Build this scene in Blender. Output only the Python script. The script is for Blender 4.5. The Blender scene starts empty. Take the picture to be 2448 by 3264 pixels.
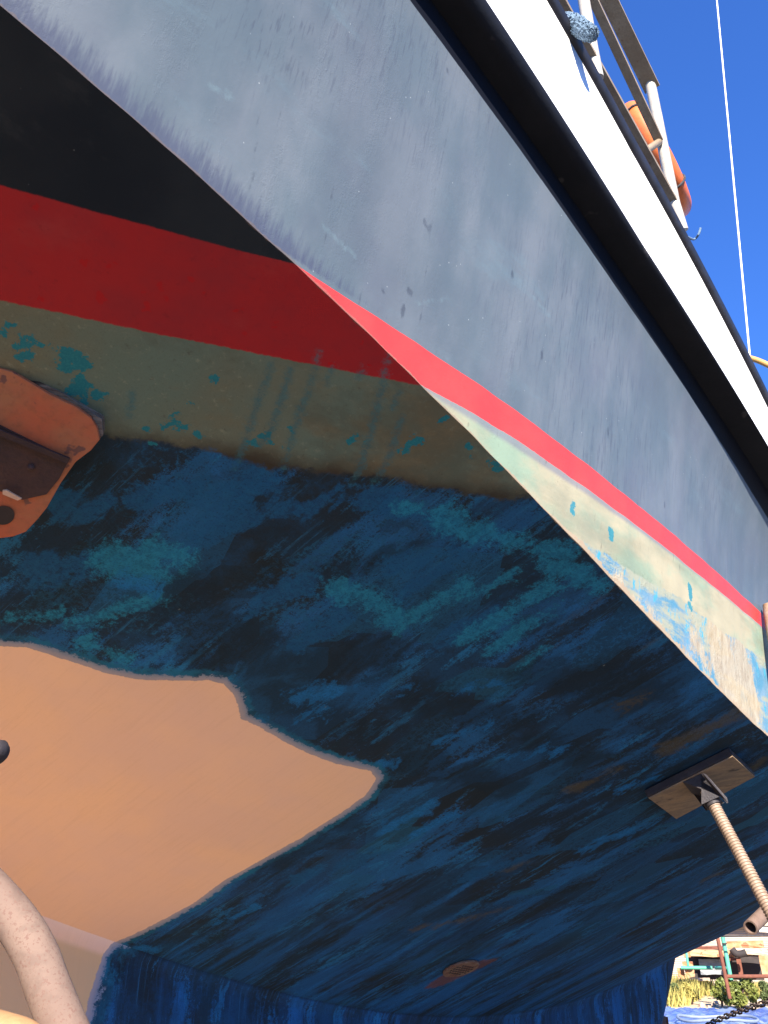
import bpy, bmesh, math, random
import numpy as np
from mathutils import Vector, Matrix
random.seed(7); rng = np.random.default_rng(7)
C = bpy.context.scene.collection
R = math.radians

# ------------------------------------------------------------------ camera
EYE = 1.35
F, CX, CY, HZ = 2780.0, 1224.0, 1632.0, 2979.75
PITCH = math.atan((HZ - CY) / F)
cam = bpy.data.objects.new('camera', bpy.data.cameras.new('camera')); C.objects.link(cam)
cam.location = (0, 0, EYE); cam.rotation_euler = (R(90) + PITCH, 0, 0)
cam.data.sensor_fit = 'VERTICAL'; cam.data.sensor_height = 36.0; cam.data.lens = 36.0 * F / 3264
cam.data.clip_start = 0.05; cam.data.clip_end = 3000
bpy.context.scene.camera = cam

# ------------------------------------------------------------------ light
SUN_AZ, SUN_EL = 177.0, 31.0
w = bpy.data.worlds.new('World'); bpy.context.scene.world = w; w.use_nodes = True
nt = w.node_tree; nt.nodes.clear()
sky = nt.nodes.new('ShaderNodeTexSky'); sky.sky_type = 'NISHITA'; sky.sun_disc = False
sky.sun_elevation = R(SUN_EL); sky.sun_rotation = R(SUN_AZ); sky.air_density = 1.0; sky.dust_density = 0.0; sky.ozone_density = 7.0
bg = nt.nodes.new('ShaderNodeBackground'); bg.inputs[1].default_value = 0.08
out = nt.nodes.new('ShaderNodeOutputWorld')
tint = nt.nodes.new('ShaderNodeMix'); tint.data_type = 'RGBA'; tint.blend_type = 'MULTIPLY'; tint.inputs[0].default_value = 1; tint.inputs[7].default_value = (.47, .72, 1.13, 1)
nt.links.new(sky.outputs[0], tint.inputs[6]); nt.links.new(tint.outputs[2], bg.inputs[0]); nt.links.new(bg.outputs[0], out.inputs[0])
sl = bpy.data.lights.new('sun', 'SUN'); sl.energy = 5.0; sl.angle = R(0.5); sl.color = (1.0, 0.93, 0.82)
so = bpy.data.objects.new('sun', sl); C.objects.link(so)
sd = Vector((math.sin(R(SUN_AZ)) * math.cos(R(SUN_EL)), math.cos(R(SUN_AZ)) * math.cos(R(SUN_EL)), math.sin(R(SUN_EL))))
so.rotation_euler = sd.to_track_quat('Z', 'Y').to_euler()
vs = bpy.context.scene.view_settings
vs.view_transform = 'Standard'; vs.look = 'None'; vs.gamma = 1; vs.use_curve_mapping = False; vs.exposure = 1.95

# ------------------------------------------------------------------ survey helpers (metres)
Fw = np.array([0, math.cos(PITCH), math.sin(PITCH)]); Up = np.array([0, -math.sin(PITCH), math.cos(PITCH)]); Rt = np.array([1., 0, 0])
EY = np.array([0, 0, EYE])
def ray(x, y): return Fw + Rt * (x - CX) / F - Up * (y - CY) / F
def rays(px): px = np.asarray(px, float); return Fw[None] + np.outer((px[:, 0] - CX) / F, Rt) - np.outer((px[:, 1] - CY) / F, Up)
def at(x, y, dist):
    r = ray(x, y); return Vector(EY + r * dist / math.hypot(r[0], r[1]))
def on_plane(x, y, p0, n):
    r = ray(x, y); return Vector(EY + r * (np.dot(np.array(p0) - EY, n) / np.dot(r, n)))

# ------------------------------------------------------------------ hull lines (unit = D metres; s runs aft, y outboard, z from eye)
D = 3.1
AZ = R(40.19726)
e_ = np.array([math.sin(AZ), math.cos(AZ), 0]); n_ = np.array([-math.cos(AZ), math.sin(AZ), 0])
PR = [-0.027490981423874617, 0.15414679208837379, -0.14613329522675206, -0.24004572846261804, 0.1770595766400661]
PC = [0.16709108045801138, -0.2870494991031692, -0.06769441781045145, 0.382959127235333]
def zr(t):
    t = np.asarray(t, float); a = np.polyval(PR, np.clip(t, 0.05, 2.85)); return a + np.where(t < .05, (.05 - t) * .27, 0) + np.where(t > 2.85, (t - 2.85) * .13, 0)
def zc(t):
    t = np.asarray(t, float); a = np.polyval(PC, np.clip(t, .05, 1.05))
    d1 = -.118; a = a + np.where(t < .05, (.05 - t) * .11, 0)
    u = np.clip(t - 1.05, 0, 3); return a + d1 * u * np.exp(-u * 1.2) + .022 * u * u
def yc(t):
    t = np.asarray(t, float); a = .70847 - .01294 * (t - .6) - .03183 * (t - .6) ** 2 + .01141 * (t - .6) ** 3
    a = a + .00035 * np.sin(t * 61) * np.sin(t * 17 + 1) + .00025 * np.sin(t * 143 + 2) * np.sin(t * 31); a = np.where(t < 0, .702 * (1 - np.clip(-t / 1.32, 0, 1) ** 2.3), a); return np.where(t > 1.9, np.minimum(a, .664) - .02 * (t - 1.9), a)
def fl(t): t = np.clip(t, -.2, 1.4); return .20073 - .34401 * (t - .6) + .01949 * (t - .6) ** 2
def wob(t): return .00035 * np.sin(t * 61) * np.sin(t * 17 + 1) + .00025 * np.sin(t * 143 + 2) * np.sin(t * 31)
def yL(t): t = np.asarray(t, float); return yc(t) - np.where(t < 0, 0, wob(t)) + np.interp(t, [-1.32, 0, .3, .6, 1.05, 2, 3.6], [.20, .09, .066, .058, .055, .05, .05])
def zside_y(t, z):
    h = z - zc(t); H = zL(t) - zc(t); q = (yL(t) - yc(t) - fl(t) * H) / H ** 4
    return yc(t) + fl(t) * h + q * h ** 4
def zbot(t, y):
    v = y / np.maximum(yc(t), 1e-6); return zr(t) + v * (zc(t) - zr(t)) - 4 * v * (1 - v) * (-.00039 + .00105 * (t - .6))
def hitcyl(px, yf):
    Rr = rays(px); k = np.full(len(Rr), .6)
    for _ in range(90):
        g = 1 - (Rr @ n_) * k - yf((Rr @ e_) * k); h = 1e-4; g2 = 1 - (Rr @ n_) * (k + h) - yf((Rr @ e_) * (k + h)); k = k - np.clip(g / ((g2 - g) / h), -.2, .2)
    P = Rr * k[:, None]; return P @ e_, P[:, 2]
def curve_from(px, yf, deg=2):
    t, z = hitcyl(px, yf); p = np.polyfit(t, z, deg); a, b = t.min(), t.max(); dp = np.polyder(p)
    def f(x):
        x = np.asarray(x, float); c = np.clip(x, a, b); sl_a = np.polyval(dp, a); sl_b = np.polyval(dp, b)
        ua = np.clip(a - x, 0, 9); ub = np.clip(x - b, 0, 9)
        return np.polyval(p, c) - sl_a * ua + sl_b * (1 - np.exp(-ub * 1.5)) / 1.5 + .01 * ub * ub
    return f
zLp = curve_from([(1335, 0), (1372, 65), (1520, 260), (1682, 475), (1760, 590), (1881, 768), (1978, 900), (2117, 1106), (2262, 1309), (2448, 1598)], yL)
zL = lambda t: zLp(t) + .020
OFF = .026
yU = lambda t: yL(t) + OFF
zU = curve_from([(1549, 0), (1700, 226), (1926, 588), (2131, 900), (2188, 1000), (2448, 1421)], yU)
yW = lambda t: yL(t) + OFF + .004
zW = curve_from([(1745, 0), (1903, 294), (2152, 723), (2292, 1000), (2448, 1301)], yW)
yCp = lambda t: yL(t) + OFF + .008
zCp = curve_from([(1777, 0), (2129, 619), (2315, 1000), (2448, 1247)], yCp)
def loc(t, y, z):   # -> boat-local metres (x forward, y outboard port, z from ground)
    return np.stack([-np.asarray(t) * D, np.asarray(y) * D, np.asarray(z) * D + EYE], -1)
BOAT_ORIGIN = Vector((n_[0] * D, n_[1] * D, 0)); BOAT_ROT = math.atan2(-math.cos(AZ), -math.sin(AZ))
BM = Matrix.Translation(BOAT_ORIGIN) @ Matrix.Rotation(BOAT_ROT, 4, 'Z'); BMI = BM.inverted()
def toboat(p): return BMI @ Vector(p)
def hit_bottom(px):
    out = []; ks = np.linspace(.15, 8, 1600)
    for r in rays(px):
        t = (r @ e_) * ks; y = 1 - (r @ n_) * ks; g = r[2] * ks - zbot(t, y)
        ok = (y < yc(t) * 1.04) & (y > -.03); idx = np.where((g[:-1] * g[1:] <= 0) & ok[:-1])[0]
        if len(idx) == 0: out.append((np.nan,) * 3); continue
        i = idx[0]; k = ks[i] + (ks[i + 1] - ks[i]) * g[i] / (g[i] - g[i + 1]); P = r * k
        out.append(tuple(loc(P @ e_, 1 - P @ n_, P[2])))
    return np.array(out)
def hit_side(px):
    out = []; ks = np.linspace(.15, 8, 1600)
    for r in rays(px):
        t = (r @ e_) * ks; y = 1 - (r @ n_) * ks; g = y - zside_y(t, r[2] * ks)
        idx = np.where((g[:-1] * g[1:] <= 0))[0]
        if len(idx) == 0: out.append((np.nan,) * 3); continue
        i = idx[0]; k = ks[i] + (ks[i + 1] - ks[i]) * g[i] / (g[i] - g[i + 1]); P = r * k
        out.append(tuple(loc(P @ e_, 1 - P @ n_, P[2])))
    return np.array(out)
def hit_keel(px):   # the keel's port face, local y = 0
    out = []
    for r in rays(px):
        k = 1 / (r @ n_); P = r * k; out.append(tuple(loc(P @ e_, 0, P[2])))
    return np.array(out)
Z1, Z2, Z3 = .3480 * D + EYE, .3245 * D + EYE, .2925 * D + EYE

# ------------------------------------------------------------------ material helper
class NG:
    def __init__(s, name, rough=.6, metallic=0, spec=.4):
        m = bpy.data.materials.new(name); m.use_nodes = True; s.m = m; s.t = m.node_tree; s.t.nodes.clear()
        s.o = s.t.nodes.new('ShaderNodeOutputMaterial'); s.b = s.t.nodes.new('ShaderNodeBsdfPrincipled')
        s.t.links.new(s.b.outputs[0], s.o.inputs[0]); s.b.inputs['Roughness'].default_value = rough
        s.b.inputs['Metallic'].default_value = metallic; s.b.inputs['Specular IOR Level'].default_value = spec
        s.co = s.t.nodes.new('ShaderNodeTexCoord').outputs['Object']
    def set(s, i, v):
        if hasattr(v, 'links') or isinstance(v, bpy.types.NodeSocket): s.t.links.new(v, i)
        elif isinstance(v, (tuple, list)) and len(v) == 3 and i.type == 'RGBA': i.default_value = (*v, 1)
        else: i.default_value = v
    def math(s, op, a, b=0.0, c=0.0, clamp=False):
        n = s.t.nodes.new('ShaderNodeMath'); n.operation = op; n.use_clamp = clamp
        s.set(n.inputs[0], a); s.set(n.inputs[1], b); s.set(n.inputs[2], c); return n.outputs[0]
    def ramp(s, v, a, b, lo=0.0, hi=1.0, smooth=True):
        n = s.t.nodes.new('ShaderNodeMapRange'); n.interpolation_type = 'SMOOTHSTEP' if smooth else 'LINEAR'
        s.set(n.inputs[0], v); s.set(n.inputs[1], a); s.set(n.inputs[2], b); s.set(n.inputs[3], lo); s.set(n.inputs[4], hi); return n.outputs[0]
    def mix(s, f, a, b):
        n = s.t.nodes.new('ShaderNodeMix'); n.data_type = 'RGBA'; s.set(n.inputs[0], f); s.set(n.inputs[6], a); s.set(n.inputs[7], b); return n.outputs[2]
    def scale(s, v=(1, 1, 1), rot=(0, 0, 0), off=(0, 0, 0), co=None):
        n = s.t.nodes.new('ShaderNodeMapping'); s.t.links.new(co or s.co, n.inputs[0]); n.inputs['Scale'].default_value = v; n.inputs['Rotation'].default_value = rot; n.inputs['Location'].default_value = off; return n.outputs[0]
    def noise(s, sc=5, det=4, rough=.55, co=None, dist=0.0):
        n = s.t.nodes.new('ShaderNodeTexNoise'); s.t.links.new(co or s.co, n.inputs['Vector']); n.inputs['Scale'].default_value = sc
        n.inputs['Detail'].default_value = det; n.inputs['Roughness'].default_value = rough; n.inputs['Distortion'].default_value = dist; return n.outputs[0]
    def voro(s, sc=20, co=None, feature='F1', out=0, rnd=1.0):
        n = s.t.nodes.new('ShaderNodeTexVoronoi'); s.t.links.new(co or s.co, n.inputs['Vector']); n.inputs['Scale'].default_value = sc; n.feature = feature; n.inputs['Randomness'].default_value = rnd; return n.outputs[out]
    def sep(s): n = s.t.nodes.new('ShaderNodeSeparateXYZ'); s.t.links.new(s.co, n.inputs[0]); return n.outputs
    def attr(s, name): n = s.t.nodes.new('ShaderNodeAttribute'); n.attribute_name = name; return n.outputs['Fac']
    def bump(s, h, st=.3, dist=.01):
        n = s.t.nodes.new('ShaderNodeBump'); s.t.links.new(h, n.inputs['Height']); n.inputs['Strength'].default_value = st; n.inputs['Distance'].default_value = dist; s.t.links.new(n.outputs[0], s.b.inputs['Normal'])
    def col(s, c): s.set(s.b.inputs['Base Color'], c)
    def rough(s, v): s.set(s.b.inputs['Roughness'], v)

def simple(name, c1, c2=None, sc=8, rough=.6, metallic=0, bump=0, stretch=(1, 1, 1), spots=None, spot_sc=60, spot_th=.3, spec=.4):
    g = NG(name, rough, metallic, spec); co = g.scale(stretch)
    c2 = c2 or tuple(v * .7 for v in c1)
    n = g.noise(sc, 6, .6, co); n2 = g.noise(sc * 9, 3, .6, co)
    c = g.mix(g.ramp(n, .35, .65), c1, c2); c = g.mix(g.math('MULTIPLY', g.ramp(n2, .45, .7), .35), c, tuple(v * .6 for v in c2))
    if spots:
        v = g.noise(spot_sc, 3, .6, co); c = g.mix(g.ramp(v, spot_th, spot_th + .05), c, spots)
    g.col(c)
    if bump: g.bump(n2, bump, .004)
    return g.m

# ---- hull paint: layers by height above ground, wear and patches by attributes
def hull_paint():
    g = NG('hull_paint', .55, 0, .28); X, Y, Z = g.sep()
    P, S = g.attr('primer'), g.attr('topside')  # topside mask: chalking plus sun and shade contrast put into the paint colours
    grit = g.noise(260, 2, .7); fine = g.noise(70, 5, .7); med = g.noise(9, 5, .6); big = g.noise(2.2, 4, .55)
    # topside black
    blk = g.mix(g.ramp(g.noise(5, 5, .6, g.scale((1, 1, .45))), .35, .68), (.070, .092, .110), (.104, .120, .138))
    streak = g.noise(1, 4, .6, g.scale((150, 60, 2.2))); sreg = g.ramp(g.noise(1.6, 3, .5), .42, .62)
    blk = g.mix(g.math('MULTIPLY', g.math('MULTIPLY', g.ramp(streak, .52, .68), sreg), .45), blk, (.035, .040, .062))
    blk = g.mix(g.math('MULTIPLY', g.ramp(g.noise(3.1, 5, .65, g.scale((1, 1, 1), (0, .9, 0), (3, 1, 5))), .5, .75), .5), blk, (.075, .082, .108))
    hazy = g.ramp(g.noise(4, 6, .7, g.scale((.5, 1, 1.6), (0, .8, 0), (9, 2, 1))), .55, .72)
    blk = g.mix(g.math('MULTIPLY', g.ramp(g.noise(1.3, 5, .6, g.scale((1, 1, 1), (0, .5, 0), (1, 4, 2))), .48, .70), .40), blk, (.060, .070, .088))
    blk = g.mix(g.math('MULTIPLY', hazy, .35), blk, (.095, .145, .17))
    blk = g.mix(g.math('MULTIPLY', g.math('SUBTRACT', 1.0, S), .96), blk, g.mix(g.ramp(big, .35, .65), (.004, .009, .017), (.013, .019, .027)))  # underside black much darker, its shade included in the colour
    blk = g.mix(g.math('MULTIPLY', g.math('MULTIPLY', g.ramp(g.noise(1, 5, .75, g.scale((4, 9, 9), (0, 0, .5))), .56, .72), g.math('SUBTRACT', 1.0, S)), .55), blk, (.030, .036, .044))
    spk = g.ramp(g.voro(42), .0, .09, 1, 0); spk = g.math('MULTIPLY', spk, g.ramp(g.noise(13, 2), .55, .6))
    blk = g.mix(g.math('MULTIPLY', spk, .75), blk, (.34, .37, .38))
    fr = g.attr('fringe')
    blk = g.mix(g.math('MULTIPLY', g.ramp(g.math('ADD', fr, g.math('MULTIPLY', g.math('SUBTRACT', streak, .5), .9)), .45, .95), .75), blk, (.040, .046, .080))
    # red band
    red = g.mix(g.ramp(med, .35, .7), (.30, .017, .022), (.25, .019, .026)); red = g.mix(g.math('MULTIPLY', g.ramp(fine, .5, .7), .25), red, (.20, .02, .03))
    red = g.mix(g.math('MULTIPLY', g.ramp(g.noise(30, 3), .66, .7), .6), red, (.36, .006, .010))
    red = g.mix(g.math('MULTIPLY', g.ramp(g.noise(3.5, 6, .7, g.scale((1, 1, 3), (0, 0, 0), (2, 6, 5))), .5, .72), .45), red, (.30, .045, .045)); red = g.mix(g.math('MULTIPLY', g.ramp(g.noise(1, 4, .7, g.scale((50, 50, 5), (0, .2, 0))), .6, .72), .30), red, (.15, .012, .018))
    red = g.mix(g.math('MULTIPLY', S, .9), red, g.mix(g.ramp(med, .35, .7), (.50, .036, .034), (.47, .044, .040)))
    # olive band
    ol = g.mix(g.ramp(big, .35, .65), (.130, .125, .085), (.105, .15, .125)); ol = g.mix(g.ramp(g.noise(7, 6, .65, g.scale((.5, .5, 1.5))), .45, .7), ol, (.15, .125, .075))
    ol = g.mix(g.math('MULTIPLY', g.ramp(grit, .48, .75), .30), ol, (.07, .07, .055))
    ol = g.mix(g.math('MULTIPLY', g.ramp(fine, .56, .72), .6), ol, (.20, .22, .165))
    ol = g.mix(g.ramp(g.math('ADD', g.math('SUBTRACT', Z, Z3), g.math('MULTIPLY', g.math('SUBTRACT', med, .5), .03)), .022, -.004, 0, g.math('SUBTRACT', 1.0, S)), ol, (.040, .034, .026))
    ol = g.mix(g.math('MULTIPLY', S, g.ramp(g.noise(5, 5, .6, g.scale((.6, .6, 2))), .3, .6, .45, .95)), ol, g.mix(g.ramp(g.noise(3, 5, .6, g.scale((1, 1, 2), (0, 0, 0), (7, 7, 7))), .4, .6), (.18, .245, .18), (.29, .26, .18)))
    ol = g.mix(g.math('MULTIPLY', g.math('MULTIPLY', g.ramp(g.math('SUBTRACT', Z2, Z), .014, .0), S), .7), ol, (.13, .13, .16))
    ol = g.mix(g.math('MULTIPLY', g.ramp(g.noise(2.6, 6, .7, g.scale((.7, 1, 2.2), (0, 0, 0), (5, 6, 7))), .46, .62), g.math('SUBTRACT', .6, g.math('MULTIPLY', S, .5))), ol, (.075, .085, .066))
    ol = g.mix(g.math('MULTIPLY', g.ramp(g.noise(1, 5, .7, g.scale((60, 60, 6), (0, .15, 0))), .62, .72), .45), ol, (.06, .055, .04))
    chipn = g.noise(16, 3, .5, g.scale((1, 1, 1), (0, 0, 0), (4, 4, 4)))
    tealc = g.mix(g.ramp(grit, .4, .7), (.012, .13, .175), (.02, .165, .20))
    # antifouling
    grad = g.attr('strokes')
    warp = g.scale((5.5, 1.35, 1.35), (0, 0, .13)); w2 = g.scale((11, 2.2, 2.2), (0, 0, .06), (3, 7, 1)); w3 = g.scale((3.2, 2.1, 2.1), (0, 0, .5), (1, 2, 8))
    n1 = g.noise(1, 7, .66, warp, .35); n2 = g.noise(1, 6, .7, w2, .3); n3 = g.noise(1, 6, .62, w3, .5)
    jit = g.math('MULTIPLY', g.math('SUBTRACT', grit, .5), .16); jf = g.math('MULTIPLY', g.math('SUBTRACT', fine, .5), .22)
    lowz = g.math('MULTIPLY', g.ramp(Y, 1.35, .15), g.ramp(Y, .0, .06, .25, 1))
    navy = g.mix(g.ramp(big, .35, .65), (.013, .025, .046), (.018, .022, .028))
    navy = g.mix(g.ramp(g.math('ADD', g.noise(2.6, 6, .7), jf), .46, .62), navy, (.014, .040, .085))
    f1 = g.ramp(g.math('ADD', g.math('ADD', n1, jit), jf), .50, .585)
    blue = g.mix(g.ramp(g.math('ADD', n3, jit), .42, .6), (.016, .076, .185), (.019, .105, .27))
    af = g.mix(g.math('MULTIPLY', f1, .8), navy, blue)
    f2 = g.ramp(g.math('ADD', g.math('ADD', n2, jit), jf), .56, .64)
    af = g.mix(g.math('MULTIPLY', f2, .75), af, g.mix(g.ramp(med, .4, .6), (.020, .13, .28), (.018, .105, .23)))
    af = g.mix(g.math('MULTIPLY', g.math('MULTIPLY', g.ramp(g.noise(1, 5, .75, g.scale((90, 2.4, 2.4), (0, 0, .12), (3, 3, 9)), .1), .56, .68), g.ramp(g.noise(3, 3), .40, .55)), .6), af, (.030, .135, .27))
    af = g.mix(g.math('MULTIPLY', g.math('MULTIPLY', g.ramp(g.noise(1, 6, .8, g.scale((34, 1.6, 1.6), (0, 0, .07), (8, 1, 4)), .15), .55, .63), lowz), .7), af, (.022, .12, .31))
    af = g.mix(g.math('MULTIPLY', g.ramp(g.noise(1, 5, .75, g.scale((70, 3, 3), (0, 0, -.35), (1, 8, 9)), .1), .66, .74), .35), af, (.010, .013, .017))
    dk = g.ramp(g.math('ADD', g.math('ADD', g.noise(1, 7, .65, g.scale((4.2, 1.9, 1.9), (0, 0, .3), (7, 3, 2)), .4), jit), jf), .50, .60)
    af = g.mix(g.math('MULTIPLY', dk, .5), af, (.014, .018, .022))
    brn = g.ramp(g.math('ADD', g.noise(1, 6, .65, g.scale((7, 1.3, 1.3), (0, 0, .1), (2, 9, 4)), .2), jit), .64, .76)
    af = g.mix(g.math('MULTIPLY', brn, .55), af, (.07, .047, .022))
    pj = g.noise(1, 6, .62, g.scale((17, 7, 7), (0, 0, .2), (5, 1, 3)), .5)
    af = g.mix(g.math('MULTIPLY', g.math('MULTIPLY', lowz, g.ramp(g.math('ADD', g.noise(1, 6, .7, g.scale((8, 1.1, 1.1), (0, 0, .1), (6, 6, 2)), .25), jit), .42, .60)), .65), af, (.016, .088, .255))
    af = g.mix(g.math('MULTIPLY', g.ramp(g.math('MULTIPLY', g.attr('seam'), g.math('ADD', fine, .3)), .25, .5), .7), af, (.010, .014, .020))
    # hand-laid strokes
    def lay(base, name, colr, soft=.05, amt=.9, jn=.10, jg=.05, big_j=0):
        v = g.math('ADD', g.attr(name), g.math('ADD', g.math('MULTIPLY', g.math('SUBTRACT', fine, .5), jn), g.math('MULTIPLY', g.math('SUBTRACT', grit, .5), jg)))
        if big_j: v = g.math('ADD', v, g.math('MULTIPLY', g.math('SUBTRACT', pj, .5), big_j))
        return g.mix(g.math('MULTIPLY', g.ramp(v, .5 - soft, .5 + soft), amt), base, colr)
    tealb = g.mix(g.ramp(fine, .4, .65), (.014, .12, .215), (.020, .17, .275))
    cw = g.t.nodes.new('ShaderNodeTexVoronoi'); g.t.links.new(g.scale((6.5, 3.0, 3.0), (0, 0, .35)), cw.inputs['Vector']); cw.inputs['Scale'].default_value = 1; cw.distance = 'CHEBYCHEV'
    cs = g.t.nodes.new('ShaderNodeSeparateColor'); g.t.links.new(cw.outputs['Color'], cs.inputs[0])
    cellm = g.ramp(g.math('ADD', cs.outputs[0], g.math('ADD', g.math('MULTIPLY', g.math('SUBTRACT', fine, .5), .9), g.math('MULTIPLY', jit, 2.0))), .52, .66)
    af = g.mix(g.math('MULTIPLY', cellm, g.ramp(Y, .5, 1.3, .12, .55)), af, g.mix(cs.outputs[1], (.014, .062, .15), (.015, .085, .15)))
    af = g.mix(g.math('MULTIPLY', g.ramp(g.math('ADD', cs.outputs[2], g.math('MULTIPLY', g.math('SUBTRACT', fine, .5), .9)), .68, .8), g.ramp(Y, .5, 1.3, .10, .45)), af, (.013, .020, .027))
    af = lay(af, 'dark_patch', (.011, .018, .027), .14, .62, .35, .15, 1.3)
    af = lay(af, 'mid_patch', g.mix(g.ramp(fine, .4, .65), (.012, .06, .15), (.013, .075, .17)), .08, .75, .32, .15, 1.3)
    af = lay(af, 'teal_patch', tealb, .08, .72, .40, .20, .65)
    af = lay(af, 'bright_patch', g.mix(g.ramp(fine, .42, .6), (.015, .12, .31), (.012, .09, .22)), .08, .75, .45, .2, 1.2)
    af = lay(af, 'brown_patch', (.085, .055, .026), .12, .6, .45, .15, 1.0)
    af = lay(af, 'rust_patch', (.13, .045, .035), .12, .75, .5, .15, .9)
    mm = g.t.nodes.new('ShaderNodeMix'); mm.data_type = 'RGBA'; mm.blend_type = 'MULTIPLY'; mm.inputs[0].default_value = 1; mm.inputs[7].default_value = (1.02, 1.22, 1.22, 1); g.t.links.new(af, mm.inputs[6]); af = mm.outputs[2]
    # bright blue / bare wood on the sunlit strip of the side
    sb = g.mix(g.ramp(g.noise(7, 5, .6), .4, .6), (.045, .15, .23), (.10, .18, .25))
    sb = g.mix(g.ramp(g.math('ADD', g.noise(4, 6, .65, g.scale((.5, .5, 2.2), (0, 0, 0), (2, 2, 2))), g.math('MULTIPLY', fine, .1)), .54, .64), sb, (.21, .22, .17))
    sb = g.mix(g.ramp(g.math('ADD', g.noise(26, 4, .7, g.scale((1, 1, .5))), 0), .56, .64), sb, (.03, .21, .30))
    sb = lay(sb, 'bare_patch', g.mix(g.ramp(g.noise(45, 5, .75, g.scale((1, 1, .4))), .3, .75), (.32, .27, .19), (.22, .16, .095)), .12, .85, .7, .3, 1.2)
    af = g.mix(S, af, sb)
    af = g.mix(g.math('MULTIPLY', g.math('MULTIPLY', g.ramp(g.noise(200, 4, .8), .50, .66), g.math('SUBTRACT', 1.0, S)), .45), af, (.010, .014, .018))
    dabs = g.ramp(g.voro(16, g.scale((1, .6, .6))), .0, .06, 1, 0); dabs = g.math('MULTIPLY', dabs, g.ramp(g.noise(5, 2), .52, .58))
    af = g.mix(g.math('MULTIPLY', dabs, .8), af, (.16, .20, .20))
    # stacking
    z3n = g.math('ADD', g.math('SUBTRACT', Z, Z3), g.math('ADD', g.math('MULTIPLY', g.math('SUBTRACT', g.noise(6, 5, .6), .5), .045), g.math('MULTIPLY', g.math('SUBTRACT', fine, .5), .018)))
    z3n = g.math('ADD', z3n, g.math('MULTIPLY', S, .028))
    c = g.mix(g.ramp(z3n, -.004, .004), af, ol)
    c = lay(c, 'chip', tealc, .03, .95, .8, .1, .6)
    c = g.mix(g.ramp(g.math('ADD', g.math('SUBTRACT', g.math('SUBTRACT', Z, Z2), g.attr('line_low')), g.math('MULTIPLY', g.math('SUBTRACT', fine, .5), .0035)), -.0008, .0008), c, red)
    c = g.mix(g.ramp(g.math('ADD', g.math('SUBTRACT', g.math('SUBTRACT', Z, Z1), g.attr('line_high')), g.math('MULTIPLY', g.math('SUBTRACT', fine, .5), .0016)), -.0007, .0007), c, blk)
    c = lay(c, 'drip', g.mix(g.ramp(fine, .4, .6), (.02, .09, .13), (.03, .12, .15)), .10, .60, .5, .15)
    c = lay(c, 'dash', (.030, .036, .050), .10, .6, .35, .1)
    c = lay(c, 'scratch', (.12, .18, .20), .14, .32, .7, .1)
    c = lay(c, 'shade_band', (.006, .007, .011), .015, 1, .03, .01)  # black band with the knuckle's cast shadow painted in
    # primer: fuzzy lilac rim, then new smooth peach
    pe = g.math('ADD', P, g.math('ADD', g.math('MULTIPLY', g.math('SUBTRACT', fine, .5), .10), g.math('MULTIPLY', g.math('SUBTRACT', g.noise(22, 4, .6), .5), .12)))
    pj2 = g.math('SUBTRACT', g.noise(60, 5, .75), .5); pe2 = g.math('ADD', pe, g.math('ADD', g.math('MULTIPLY', pj2, .45), g.math('MULTIPLY', jit, .8)))
    pe2 = g.math('ADD', pe2, g.math('MULTIPLY', g.math('SUBTRACT', g.noise(7, 4, .6), .5), .40))
    rim = g.ramp(g.math('ADD', pe, g.math('MULTIPLY', pj2, .5)), .02, .16); rim = g.math('MULTIPLY', rim, g.ramp(P, .0, .04)); c = g.mix(g.math('MULTIPLY', rim, g.ramp(g.noise(8, 4, .6), .4, .6, .25, .85)), c, (.015, .12, .21))
    rim2 = g.ramp(pe2, .24, .31); c = g.mix(g.math('MULTIPLY', rim2, .85), c, g.mix(g.ramp(pe, .28, .46), (.20, .235, .31), (.34, .30, .32)))
    pr = g.mix(g.ramp(g.noise(3, 4, .55), .35, .7), (.75, .475, .30), (.69, .45, .325)); pr = g.mix(g.math('MULTIPLY', g.ramp(g.noise(120, 3, .6), .5, .7), .12), pr, (.60, .38, .24))
    pr = g.mix(g.math('MULTIPLY', g.ramp(g.noise(1, 6, .8, g.scale((70, 4, 4), (0, 0, .6))), .48, .68), .22), pr, (.55, .34, .22)); pr = g.mix(g.math('MULTIPLY', g.ramp(g.noise(1.4, 5, .6, g.scale((1, 1, 1), (0, 0, 0), (8, 8, 8))), .42, .62), .28), pr, (.68, .46, .38))
    pr = g.mix(g.math('MULTIPLY', g.attr('seam'), .5), pr, (.80, .62, .52))
    pr = g.mix(g.math('MULTIPLY', g.ramp(Y, .004, .0), .75), pr, (.56, .36, .17))  # keel-face primer tanner and darker: its shade put into the colour
    pin = g.ramp(g.math('ADD', pe, g.math('MULTIPLY', jit, .15)), .485, .515); c = g.mix(pin, c, pr)
    # worn edge along the chine
    wv = g.math('ADD', g.attr('edge'), g.math('ADD', g.math('MULTIPLY', g.math('SUBTRACT', fine, .5), 1.0), g.math('MULTIPLY', g.math('SUBTRACT', g.noise(11, 4, .6), .5), 1.3))); wz = g.ramp(Z, Z3 + .0, Z1 + .02)
    c = g.mix(g.math('MULTIPLY', g.ramp(wv, .62, .78), g.math('SUBTRACT', 1.0, g.math('MULTIPLY', 0.45, wz))), c, g.mix(wz, (.26, .20, .14), (.11, .08, .065)))
    g.col(c)
    rr = g.mix(pin, g.mix(g.ramp(g.math('SUBTRACT', Z, Z2), -.01, .001), (.85,) * 3, (.50,) * 3), (.42,) * 3); rr = g.mix(g.math('MULTIPLY', g.ramp(med, .3, .7), .2), rr, (.68,) * 3)
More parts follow.
